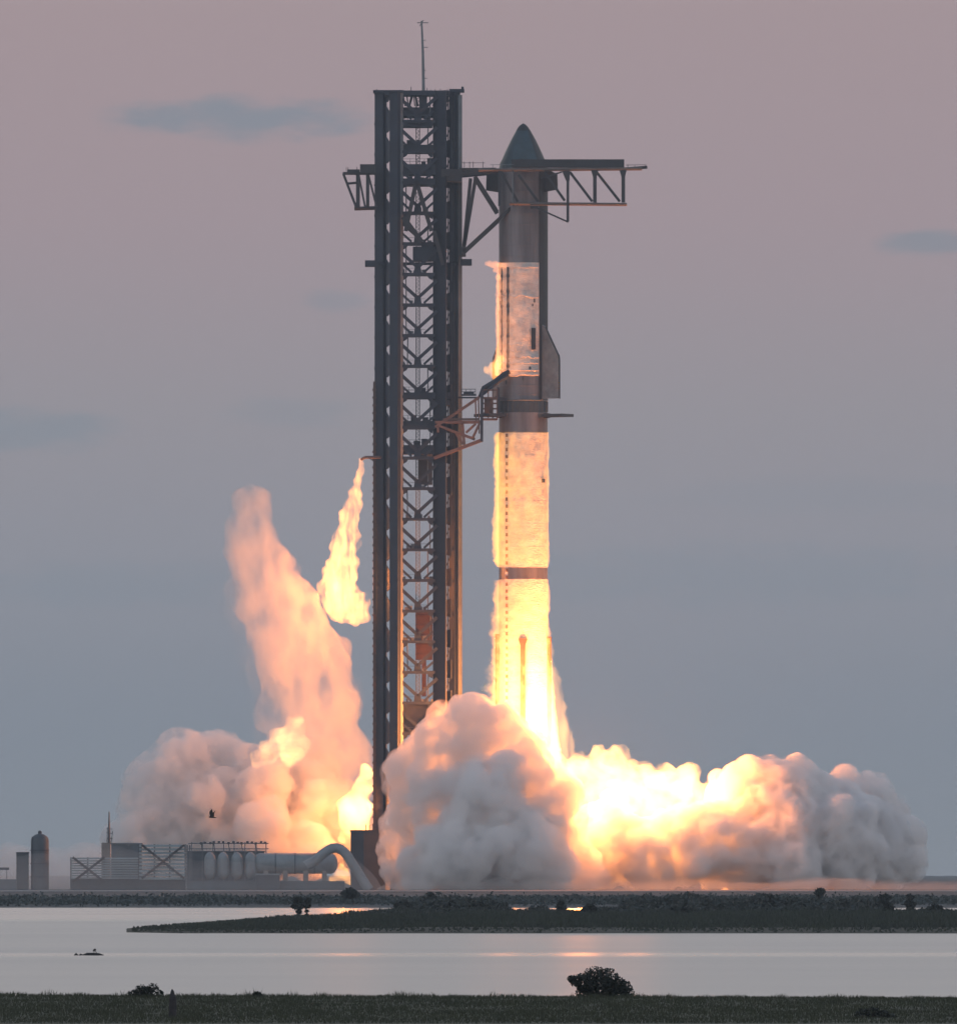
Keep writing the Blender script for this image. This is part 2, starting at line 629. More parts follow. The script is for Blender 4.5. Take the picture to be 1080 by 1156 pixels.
# ------------------------------------------------------------------ vegetation helpers
def quads_mesh(name, cen, size, m, parent=None, elong=1.6, flat=0.0):
    n = len(cen)
    a = rng.normal(size=(n, 3))
    a /= np.linalg.norm(a, axis=1)[:, None]
    b_ = rng.normal(size=(n, 3))
    b_ -= a * (a * b_).sum(1)[:, None]
    b_ /= np.linalg.norm(b_, axis=1)[:, None]
    s = (size * rng.uniform(0.6, 1.3, n))[:, None] if np.isscalar(size) else size[:, None]
    a, b_ = a * s * 0.5 * elong, b_ * s * 0.5
    v = np.stack([cen - a, cen + b_ * 0.9, cen + a, cen - b_ * 0.9], 1).reshape(-1, 3)
    me = bpy.data.meshes.new(name)
    f = np.arange(4 * n).reshape(-1, 4)
    me.from_pydata(v.tolist(), [], f.tolist())
    return link(name, me, m, parent)


def grass_mesh(name, base, h, width, m, lean=0.25):
    n = len(base)
    ang = rng.uniform(0, math.pi, n)
    d = np.stack([np.cos(ang), np.sin(ang) * 0.5, np.zeros(n)], -1) * (width * rng.uniform(0.6, 1.4, n))[:, None]
    tip = base + np.stack([rng.normal(0, lean, n) * h, rng.normal(0, lean, n) * h, h], -1)
    v = np.stack([base - d, base + d, tip], 1).reshape(-1, 3)
    me = bpy.data.meshes.new(name)
    me.from_pydata(v.tolist(), [], np.arange(3 * n).reshape(-1, 3).tolist())
    return link(name, me, m)


def island_pts(n):
    d = rng.uniform(1046, 1790, n * 3)
    px = rng.uniform(135, 1110, n * 3)
    X, Y = (px - 540) * d / FPX, d - DIST
    Z = isl_h(X, Y)
    ok = Z > 0.03
    return np.stack([X, Y, Z], -1)[ok][:n]


g = island_pts(60000)
pxs = 540 + g[:, 0] * FPX / (g[:, 1] + DIST)
dens = fbm(np.stack([g[:, 0] / 6, g[:, 1] / 30, g[:, 2] * 0], -1), 3)
h = (0.10 + 0.35 * np.clip((pxs - 200) / 350, 0, 1)) * (0.5 + 1.6 * np.clip(dens - 0.25, 0, 1)) * rng.uniform(0.6, 1.3, len(g))
h *= np.clip((g[:, 1] + DIST - 1030) / 60.0, 0.35, 1.0)
h *= 1 - 0.85 * open_back(pxs) * np.clip((g[:, 1] + DIST - 1380) / 120, 0, 1)
tag(grass_mesh('marsh_grass', g, h, 0.10, GRASSM), 'low dark marsh grass covering the flat island in the bay', 'grass', kind='stuff')

n = 90000
d = rng.uniform(415, 530, n)
px = rng.uniform(-20, 1100, n)
X, Y = (px - 540) * d / FPX, d - DIST
Z = bank_h(X, Y)
ok = Z > 0.02
g = np.stack([X, Y, Z], -1)[ok]
dn = fbm(np.stack([g[:, 0] / 0.8, g[:, 1] / 6, g[:, 2] * 0], -1), 3)
h = 0.05 + 0.10 * np.clip(dn - 0.3, 0, 1) * 2 * rng.uniform(0.3, 1.3, len(g))
eX = 512 + 7 * nz2(g[:, 0][None], g[:, 0][None] * 0 + 3, 5.0, 8)[0] - 0.35 * g[:, 0]
edge_d = eX - (g[:, 1] + DIST)
clump = fbm(np.stack([g[:, 0] / 0.55, g[:, 1] / 9, g[:, 2] * 0 + 4], -1), 4)
h *= 1 + np.clip(1 - edge_d / 14, 0, 1) * np.clip(clump - 0.45, 0, 1) * 5
tag(grass_mesh('bank_grass', g, h, 0.012, BANKM, 0.35), 'short dark grass covering the near bank along the bottom', 'grass', kind='stuff')

# scrub along the far shore: one ragged mass
n = 34000
d = 1820 + rng.gamma(2.0, 38, n)
px = rng.uniform(-40, 1120, n)
X, Y = (px - 540) * d / FPX, d - DIST
g = np.stack([X, Y, far_h(X, Y)], -1)
dn = fbm(np.stack([g[:, 0] / 3.0, g[:, 1] / 40, g[:, 2] * 0], -1), 4)
hh = (0.45 + 0.9 * np.clip(dn - 0.3, 0, 1) * 1.4)
g[:, 2] += rng.uniform(0, 1, n) * hh
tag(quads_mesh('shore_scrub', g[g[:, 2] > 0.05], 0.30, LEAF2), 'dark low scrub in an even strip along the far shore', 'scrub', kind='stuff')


def bush(name, px, py_base, d, w_px, h_px, lobes, nleaf, leaf, label, cat='bush', group=None, stem=0.0, m=LEAF, zb=None):
    """shrub at camera distance d; lobes = list of (dx, dz, r) in fractions of its width, height, width"""
    Y = d - DIST
    W, H = w_px * d / FPX, h_px * d / FPX
    x0, z0 = wx(px, Y), (wz(py_base, Y) if zb is None else zb)
    t_ = thing(name, (x0, Y, z0), label, cat, group)
    tr = MB()
    for (dx, dz, r) in lobes:
        top = Vector((x0 + dx * W * 0.9, Y + random.uniform(-.2, .2) * W, z0 + dz * H))
        base = Vector((x0 + dx * W * 0.15, Y, z0 - 0.05))
        mid = base.lerp(top, 0.5) + Vector((dx * W * 0.15, 0, 0))
        tr.tube([base, mid, top], [0.028 * W + 0.01, 0.02 * W + 0.006, 0.008 * W + 0.003], 6)
    tr.build('trunk', BARK, t_)
    pts = []
    tot = sum(l[2] ** 2 for l in lobes)
    for (dx, dz, r) in lobes:
        k = max(8, int(nleaf * r * r / tot))
        c = np.array([x0 + dx * W, Y, z0 + dz * H])
        u = rng.normal(size=(k, 3))
        u /= np.linalg.norm(u, axis=1)[:, None]
        rad = rng.uniform(0.25, 1.0, k) ** 0.45 * r * W
        q = u * rad[:, None] * np.array([1, 1, 0.8])
        cl = vnoise((q + c) / (0.22 * W) + 5)
        q = q * (0.7 + 0.55 * cl)[:, None]
        pts.append(c + q)
    pts = np.concatenate(pts)
    pts[:, 2] = np.maximum(pts[:, 2], z0 + stem * H - 0.02)
    quads_mesh('crown', pts, leaf, m, t_)
    return t_


# scrub on the back of the island: one ragged mass, low on the left and taller on the right
n = 30000
px = rng.uniform(400, 1130, n)
d = rng.uniform(1380, 1780, n)
X, Y = (px - 540) * d / FPX, d - DIST
g = np.stack([X, Y, isl_h(X, Y)], -1)
dn = fbm(np.stack([g[:, 0] / 2.6, g[:, 1] / 60, g[:, 2] * 0], -1), 4)
hh = (0.35 + 1.3 * np.clip(dn - 0.36, 0, 1) * 2.2) * np.clip((px - 400) / 90, 0.1, 1)
hh *= np.interp(px, [568, 582, 592, 612, 622, 648, 655, 696, 706, 995, 1005, 1120], [1, .12, .12, .7, .15, .15, .12, .12, 1, 1, .2, .2])
ok = g[:, 2] > 0.05
g[:, 2] += rng.uniform(0, 1, n) ** 0.8 * hh
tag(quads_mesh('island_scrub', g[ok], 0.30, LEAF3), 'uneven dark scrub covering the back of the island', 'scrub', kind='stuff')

BR = [(-.28, .35, .22), (0, .5, .3), (.28, .38, .22), (-.12, .3, .25), (.14, .28, .25)]
TALL = [(0, .78, .3), (-.16, .5, .3), (.18, .45, .32), (0, .3, .34)]
G1 = 'single bushes on the island'
bush('mangrove_bush', 337, 1037, 1390, 13, 25, [(-.05, .82, .5), (.12, .6, .45), (-.2, .55, .4), (0, .3, .24), (0, .1, .2)], 700, .2, 'taller of two dark bushes standing side by side on the low end of the island', group=G1)
bush('mangrove_bush', 346, 1036, 1395, 10, 23, [(.05, .8, .5), (0, .6, .45), (0, .3, .2), (0, .1, .17)], 500, .2, 'narrower of two dark bushes standing side by side on the low end of the island', group=G1)
bush('mangrove_bush', 395, 1014, 1835, 22, 13, BR, 700, .3, 'dark rounded bush on the far shore in front of the arched duct', stem=0)
bush('mangrove_bush', 395, 1035, 1440, 4, 9, [(0, .6, .5), (0, .3, .4)], 120, .16, 'tiny dark sprig sticking up before the fire-lit strip of water', group=G1)
bush('mangrove_bush', 486, 1030, 1650, 13, 25, TALL, 600, .26, 'pointed dark bush rising above the scrub under the big grey cloud', group=G1)
bush('mangrove_bush', 537, 1036, 1500, 40, 22, BR, 1200, .28, 'broad dark bush at the middle of the island, right of the pointed one', group=G1)
bush('mangrove_bush', 633, 1035, 1500, 12, 20, TALL, 400, .26, 'slim dark bush between two fire-lit glints of water', group=G1)
bush('mangrove_bush', 862, 1036, 1450, 50, 30, BR, 2200, .28, 'largest rounded dark bush on the right half of the island', group=G1)
bush('mangrove_bush', 925, 1030, 1640, 13, 26, [(0, .85, .45), (-.1, .6, .25), (.1, .45, .25)], 450, .26, 'dark bush with a round top on a thin stem, under the right cloud', group=G1, stem=.1)
bush('mangrove_bush', 998, 1038, 1420, 22, 30, TALL, 900, .26, 'tall dark bush left of the water glint at the right edge', group=G1)
bush('mangrove_bush', 1027, 1032, 1560, 13, 24, TALL, 500, .26, 'slim upright dark bush near the right edge of the frame', group=G1)
bush('mangrove_bush', 1055, 1032, 1560, 20, 14, BR, 500, .26, 'low rounded bush at the very right of the island', group=G1)
G2 = 'low bushes scattered through the island scrub'
rb = random.Random(3)
for k, (x_, d_) in enumerate(((455, 1560), (510, 1480), (560, 1540), (665, 1380), (720, 1500), (755, 1570), (800, 1460), (835, 1600), (895, 1520), (950, 1500), (975, 1580), (770, 1350))):
    bush('mangrove_bush', x_, 0, d_, rb.uniform(18, 34), rb.uniform(11, 19), BR, 500, .3, 'low ragged bush sunk in the dark scrub of the island', group=G2, zb=.25)

# near bank
bush('shrub', 676, 1129, 505, 74, 31, [(-.36, .62, .13), (-.42, .68, .08), (-.22, .55, .2), (-.05, .72, .22), (.1, .66, .2), (.24, .45, .18), (.36, .38, .14), (.44, .16, .1), (0, .3, .26), (-.2, .22, .2), (.25, .2, .2)], 5200, .062,
     'large dark spreading shrub on the near bank against the pale water', zb=0.05)
bush('shrub', 163, 1132, 503, 46, 16, [(-.3, .35, .14), (-.1, .6, .15), (.08, .45, .16), (.22, .75, .13), (.38, .4, .09), (0, .2, .25)], 1200, .055, 'small ragged dark shrub left of the post on the near bank', zb=0.05)
bush('shrub', 290, 1132, 503, 14, 9, [(-.1, .5, .3), (.1, .7, .2), (.3, .35, .2)], 260, .05, 'tiny dark shrub alone on the near bank, right of the post', zb=0.05)
bush('shrub', 985, 1158, 432, 46, 14, [(-.3, .5, .2), (0, .7, .22), (.25, .5, .2), (.45, .4, .12)], 700, .05, 'low dark shrub at the bottom edge near the right corner', zb=0.0)

# weathered post in the bank
Yp = 430 - DIST
t_ = thing('wooden_post', (wx(194.5, Yp), Yp, 0.0), 'dark weathered post with a narrow pointed top on the near bank', 'post')
mb = MB()
mb.tube([(wx(194, Yp), Yp, -.1), (wx(195, Yp), Yp, .35), (wx(195, Yp), Yp, wz(1128, Yp)), (wx(194.6, Yp), Yp, wz(1123, Yp))], [.10, .105, .10, .06], 10)
mb.build('shaft', WOODM, t_)
mb = MB()
mb.tube([(wx(194.6, Yp), Yp, wz(1124, Yp)), (wx(194.6, Yp), Yp, wz(1120, Yp)), (wx(194.2, Yp), Yp, wz(1117, Yp))], [.065, .05, .012], 8)
mb.build('tip', WOODM, t_)


# ------------------------------------------------------------------ birds and driftwood
def bird(px, py, d, span, label, up=1.0):
    Y = d - DIST
    k = span
    t_ = thing('flying_bird', (wx(px, Y), Y, wz(py, Y)), label, 'bird')
    x0, z0 = wx(px, Y), wz(py, Y)
    B = MB()
    B.tube([(x0 + .52 * k, Y, z0 - .02 * k), (x0 + .3 * k, Y, z0), (x0, Y, z0 + .02 * k), (x0 - .22 * k, Y, z0 + .03 * k), (x0 - .36 * k, Y, z0 + .05 * k), (x0 - .46 * k, Y, z0 + .03 * k)],
           [.02 * k, .06 * k, .11 * k, .09 * k, .06 * k, .015 * k], 8)
    B.build('body', BIRDM, t_, True)
    for sgn, poly in ((1, [(-.26, .06), (.06, .06), (.10, .42), (.02, .98), (-.05, .95), (-.33, .62)]), (-1, [(0, .06), (.2, .1), (.24, .45), (.42, .84), (.28, .76), (.06, .5)])):
        pts = [Vector((x0 + a_ * k, Y - sgn * .5 * b_ * k, z0 + b_ * k)) for a_, b_ in poly]
        MB().prism(pts, (0, .04 * k, 0)).build('wing', BIRDM, t_)


bird(239.5, 923, 900, .50, 'dark bird in flight with both wings raised before the left steam bank')

Yd = 774 - DIST
t_ = thing('driftwood', (wx(101, Yd), Yd, 0), 'thin dark driftwood log lying in the bay at the left', 'driftwood')
mb = MB()
mb.tube([(wx(94, Yd), Yd, .02), (wx(98, Yd), Yd, .06), (wx(106, Yd), Yd + .1, .06), (wx(112, Yd), Yd, .05), (wx(117, Yd), Yd, .01)], [.04, .07, .07, .06, .02], 8)
mb.build('log', WOODM, t_)
mb = MB()
mb.tube([(wx(83.5, Yd), Yd, .0), (wx(86, Yd), Yd, .07), (wx(88.5, Yd), Yd, .0)], [.02, .06, .02], 8)
mb.tube([(wx(89, Yd), Yd, .0), (wx(91, Yd), Yd, .05), (wx(94, Yd), Yd, .01)], [.02, .05, .02], 8)
mb.build('knot', WOODM, t_)
t_ = thing('wading_bird', (wx(107, Yd), Yd, .1), 'tiny dark bird standing on the driftwood log', 'bird')
mb = MB()
mb.tube([(wx(104.8, Yd), Yd, .19), (wx(106, Yd), Yd, .25), (wx(107.5, Yd), Yd, .29), (wx(108.6, Yd), Yd, .25)], [.012, .05, .055, .012], 8)
mb.build('body', BIRDM, t_, True)
for x in (105.7, 109.2):
    MB().bar((wx(107.2, Yd), Yd, .26), (wx(x, Yd), Yd, .10), .028).build('leg', BIRDM, t_)


# ------------------------------------------------------------------ launch tower
def build_tower():
    T = thing('launch_tower', (wx(472), 0, 0.7), 'tall dark steel lattice launch tower with a thin mast on top, left of the rocket', 'launch tower')
    zt, zb = wz(103), 0.7
    YF, YB = -4.0, 3.5

    def col(px, wpx, Y, dpt, rz, m, z1=zt, z0=zb):
        mb = MB()
        mb.box((wx(px), Y, (z0 + z1) / 2), (wpx * M_PX, dpt, z1 - z0), rz)
        for k in range(24):   # collars at the splices
            z = z1 - 5.7 * k - 0.2
            if z > z0 + 1:
                mb.box((wx(px), Y, z), (wpx * M_PX + 0.12, dpt + 0.12, 0.35), rz)
        return mb.build('column', m, T)
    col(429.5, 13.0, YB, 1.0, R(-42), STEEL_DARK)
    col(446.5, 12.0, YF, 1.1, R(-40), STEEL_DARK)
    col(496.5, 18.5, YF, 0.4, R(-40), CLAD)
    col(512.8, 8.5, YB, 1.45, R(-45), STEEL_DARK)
    for (px_, wd, Y_) in ((518.8, 4.2, YB - 0.7), (453.2, 3.0, YF - 0.2)):
        MB().box((wx(px_), Y_, (zb + zt) / 2), (0.3, wd * M_PX * 1.4, zt - zb - 1), R(-45)).build('added_lit_edge_rail', STEEL_GREY, T)  # pale rails added to carry the columns' fire-lit right edges
    LEV = [wz(794 - 34.55 * k) for k in range(21)]
    LEV_LOW = [wz(794 + 34.55 * k) for k in range(1, 6)]
    levels = sorted(LEV + LEV_LOW)
    rnd = random.Random(5)
    xl, xr = wx(452), wx(491)
    xm = (wx(455) + wx(488)) / 2
    for i in range(len(levels) - 1):
        z0, z1 = levels[i], levels[i + 1]
        H = z1 - z0
        # front beam with corner gussets
        mb = MB()
        mb.box(((xl + xr) / 2, YF, z0), (xr - xl, 0.5, 0.55))
        mb.build('crossbeam', STEEL_DARK, T)
        mb = MB()
        ap = Vector((xm, YF, z0 + 0.22 * H))
        for s in (-1, 1):
            mb.bar((xm + s * 3.6, YF, z0 + 0.80 * H), ap, 0.62, 0.4)
            mb.bar((xm + s * 2.9, YF, z0 + 0.34 * H), (xm + s * 1.15, YF, z0 + 0.06 * H), 0.42, 0.3)
            mb.prism([Vector((xm + s * 2.9, YF, z1 - 0.2)), Vector((xm + s * 1.75, YF, z1 - 0.2)), Vector((xm + s * 2.05, YF, z1 - 0.75)), Vector((xm + s * 2.75, YF, z1 - 1.15))], (0, 0.12, 0))
        mb.prism([ap + Vector((-0.55, 0, 0.15)), ap + Vector((0.55, 0, 0.15)), Vector((xm + 0.75, YF, z0 + 0.15)), Vector((xm - 0.75, YF, z0 + 0.15))], (0, 0.14, 0))
        mb.build('brace', STEEL_DARK, T)
        # odds and ends bolted to the landing: junction boxes, a cable tray, a hand rail
        for k in range(rnd.randint(2, 4)):
            x = rnd.uniform(xl + 0.4, xr - 0.4)
            sz = rnd.uniform(0.35, 0.9)
            MB().box((x, YF + rnd.uniform(1.0, 4.0), z0 + 0.25 + sz / 2), (rnd.uniform(.3, .9), .6, sz)).build('junction_box', STEEL_GREY, T)
        MB().bar((xl, YF + .6, z0 + 1.15), (xl + (xr - xl) * rnd.uniform(.3, 1.0), YF + .6, z0 + 1.15), 0.07).build('hand_rail', STEEL_GREY, T)
        xs_ = rnd.choice((458.5, 460, 483, 485.5))
        MB().tube([(wx(xs_), YF + 1.2, z0), (wx(xs_), YF + 1.2, z0 + H * .5), (wx(xs_ + rnd.uniform(-.6, .6)), YF + 1.2, z1)], 0.11, 6).build('conduit', STEEL_GREY, T)
        # left narrow side between the two left columns: plated, one lozenge opening per storey
        mb = MB()
        p = lambda f, g: Vector((wx(434.5) + f * (wx(442.5) - wx(434.5)), YB + f * (YF - YB), z0 + g * H))
        th = (0.12, 0.12, 0)
        mb.prism([p(0, 0), p(1, 0), p(1, 0.34), p(0.75, 0.30), p(0, 0.62)], th)
        mb.prism([p(0, 0.70), p(0.35, 0.66), p(1, 0.80), p(1, 1), p(0, 1)], th)
        mb.prism([p(0.0, 0.58), p(0.2, 0.5), p(0.2, 0.72), p(0.0, 0.72)], th)
        mb.build('side_lattice', STEEL_DARK, T)
        # right narrow side: two slits
        mb = MB()
        q = lambda f, g: Vector((wx(502) + f * (wx(509.5) - wx(502)), -1.0 - 1.4 * f, z0 + g * H))
        mb.prism([q(0, 0), q(1, 0), q(1, 0.42), q(0, 0.36)], th)
        mb.prism([q(0, 0.86), q(1, 0.80), q(1, 1), q(0, 1)], th)
        mb.prism([q(0.46, 0.3), q(0.54, 0.3), q(0.54, 0.9), q(0.46, 0.9)], th)
        mb.bar(q(0.1, 0.40), q(0.9, 0.85), 0.16)
        mb.build('side_lattice', STEEL_DARK, T)
        # back beam
        MB().box(((wx(436) + wx(510)) / 2, YB, z0 + 0.05), (wx(510) - wx(436), 0.4, 0.35)).build('back_beam', STEEL_DARK, T)
    # riser pipes / ladder up the middle
    mb = MB()
    for dx in (-0.33, 0.33):
        mb.bar((xm + dx, 2.6, zb), (xm + dx, 2.6, zt - 0.5), 0.14)
    z = zb + 0.5
    while z < zt - 1:
        mb.bar((xm - 0.33, 2.6, z), (xm + 0.33, 2.6, z + 0.35), 0.09)
        mb.bar((xm + 0.33, 2.6, z + 0.35), (xm - 0.33, 2.6, z + 0.7), 0.09)
        z += 0.7
    mb.build('riser_ladder', STEEL_GREY, T)
    # service pipes on the left face
    mb = MB()
    for k, x in enumerate((421.8, 423.0)):
        mb.tube([(wx(x), YB - 0.3, zb), (wx(x), YB - 0.3, wz(430))], 0.14, 8)
    z = zb + 2
    while z < wz(432):
        mb.box((wx(422.3), YB - 0.3, z), (0.75, 0.5, 0.35))
        z += 1.45
    mb.build('service_pipe', RUST, T)
    # roof
    mb = MB()
    mb.box((wx(471), -0.3, wz(105.5)), (wx(508) - wx(434), 6.5, 0.9))
    mb.box((wx(430), YB, wz(102.2)), (18 * M_PX, 2.6, 0.5))
    mb.box((wx(515.5), YB, wz(101.2)), (17 * M_PX, 2.6, 0.6))
    mb.box((wx(447.5), YF, wz(104)), (16 * M_PX, 2.0, 0.4))
    for x in (452, 464, 482, 486, 491, 497, 505):
        mb.bar((wx(x), -1, wz(104)), (wx(x), -1, wz(104) + random.uniform(0.4, 1.1)), 0.12)
    mb.box((wx(522), YB, wz(98.5)), (0.45, 0.4, 0.7))
    mb.bar((wx(425), YB, wz(102)), (wx(425), YB, wz(99)), 0.15)
    mb.build('roof_deck', STEEL_DARK, T)
    # head machinery under the roof
    mb = MB()
    mb.box((wx(472), 0, wz(127)), (38 * M_PX, 5.0, 5.5 * M_PX * 2))
    for k in range(16):
        x = random.uniform(456, 503)
        mb.bar((wx(x), -1.5, wz(120)), (wx(x + random.uniform(-5, 5)), -1.5, wz(108)), random.uniform(0.15, 0.45))
    mb.box((wx(478), -1, wz(114)), (8 * M_PX, 3.0, 14 * M_PX))
    mb.build('sheave_frame', STEEL_DARK, T)

    def deck(y, hpx, x0, x1, rail=True, extra=0):
        mb = MB()
        xc = (wx(x0) + wx(x1)) / 2
        mb.box((xc, -0.5, wz(y)), (wx(x1) - wx(x0), 6.2, hpx * M_PX))
        zt_ = wz(y) + hpx * M_PX / 2
        if rail:
            for k in range(7):
                x = wx(x0) + (wx(x1) - wx(x0)) * k / 6
                mb.bar((x, -3.5, zt_), (x, -3.5, zt_ + 1.0), 0.07)
            for hh_ in (0.5, 1.0):
                mb.bar((wx(x0), -3.5, zt_ + hh_), (wx(x1), -3.5, zt_ + hh_), 0.06)
        for k in range(extra):
            x = random.uniform(x0 + 2, x1 - 2)
            s = random.uniform(0.4, 1.3)
            mb.box((wx(x), -1.5 + random.uniform(-1, 1), zt_ + s / 2), (random.uniform(.4, 1.6), 1, s))
        mb.build('deck', STEEL_DARK, T)
    deck(142, 3.5, 455, 488)
    deck(168.5, 9, 455, 490, False, 3)
    deck(192, 12, 455, 503, True, 4)
    deck(206, 8, 455, 503, False, 2)
    deck(287, 16, 466, 503, False, 5)
    deck(447, 7, 452, 508, True, 3)
    deck(455, 6, 486, 508, False, 0)
    deck(480, 9, 452, 503, True, 4)
    deck(508, 10, 449, 490, True, 3)
    # ring platform at y 297 with stub brackets outside the tower
    mb = MB()
    mb.box((wx(418), 0, wz(297.5)), (12 * M_PX, 3.0, 7 * M_PX))
    mb.box((wx(526), 0, wz(296)), (13 * M_PX, 3.0, 7 * M_PX))
    mb.box((wx(472), 2.5, wz(297)), (90 * M_PX, 0.5, 0.5))
    mb.build('ring_platform', STEEL_DARK, T)
    # elevator car and shaft at the lower part
    mb = MB()
    mb.box((wx(478.5), 1.0, wz(717)), (19 * M_PX, 2.6, 56 * M_PX))
    mb.box((wx(478.5), 1.0, wz(765)), (5 * M_PX, 1.0, 42 * M_PX))
    for y in (695, 706, 717, 728, 739):
        mb.box((wx(478.5), -0.33, wz(y)), (19.6 * M_PX, 0.1, 0.2))
    mb.build('elevator_car', CARM, T)
    mb = MB()
    mb.box((wx(480), 1.5, wz(530)), (16 * M_PX, 2.0, 34 * M_PX))
    mb.build('equipment_cabin', STEEL_DARK, T)
    # closed-in base panel
    mb = MB()
    mb.box((wx(476), -3.2, wz(812)), (50 * M_PX, 0.4, 34 * M_PX))
    mb.bar((wx(456), -3.6, wz(806)), (wx(478), -3.6, wz(824)), 0.45)
    mb.bar((wx(476), -3.6, wz(826)), (wx(488), -3.6, wz(815)), 0.45)
    mb.build('base_panel', CLAD, T)
    # flood light at the foot
    lm = bpy.data.materials.new('lit_floodlight')
    lm.use_nodes = True
    tt = NT(lm.node_tree)
    oo = tt.n('ShaderNodeOutputMaterial')
    ee = tt.n('ShaderNodeEmission', ins={0: (1, 0.95, 0.9, 1), 1: 6.0})
    tt.link(ee.outputs[0], oo.inputs[0])
    fl = MB().lathe((wx(437.5), -1.2, wz(929)), [(0.0, -0.45), (0.28, -0.35), (0.34, 0.0), (0.28, 0.35), (0.0, 0.45)], 12).build('floodlight', lm, T)
    # mast
    mb = MB()
    mb.tube([(wx(478), 0, wz(104)), (wx(477.3), 0, wz(60)), (wx(475.8), 0, wz(23))], [0.3, 0.24, 0.16], 8)
    for y, l in ((88, .9), (79, .6), (53, 1.0), (45, .6)):
        mb.bar((wx(477), 0, wz(y)), (wx(477) + l, 0, wz(y)), 0.12)
    mst = mb.build('mast', STEEL_GREY, T)
    mb = MB()
    mb.bar((wx(471), 0, wz(25.3)), (wx(483.5), 0, wz(25.3)), 0.16)
    mb.bar((wx(473.5), 0, wz(29.0)), (wx(478), 0, wz(22.3)), 0.12)
    mb.build('cross_arm', STEEL_GREY, mst)
    # vent pipe at the left from which gas burns
    mb = MB()
    mb.tube([(wx(430), 1.0, wz(516)), (wx(412), 4.5, wz(515.5)), (wx(408), 6.0, wz(517.5))], 0.28, 8)
    mb.bar((wx(424), 1.0, wz(522)), (wx(415), 0.8, wz(516)), 0.15)
    mb.build('vent_pipe', RUST, T)
    return T


build_tower()


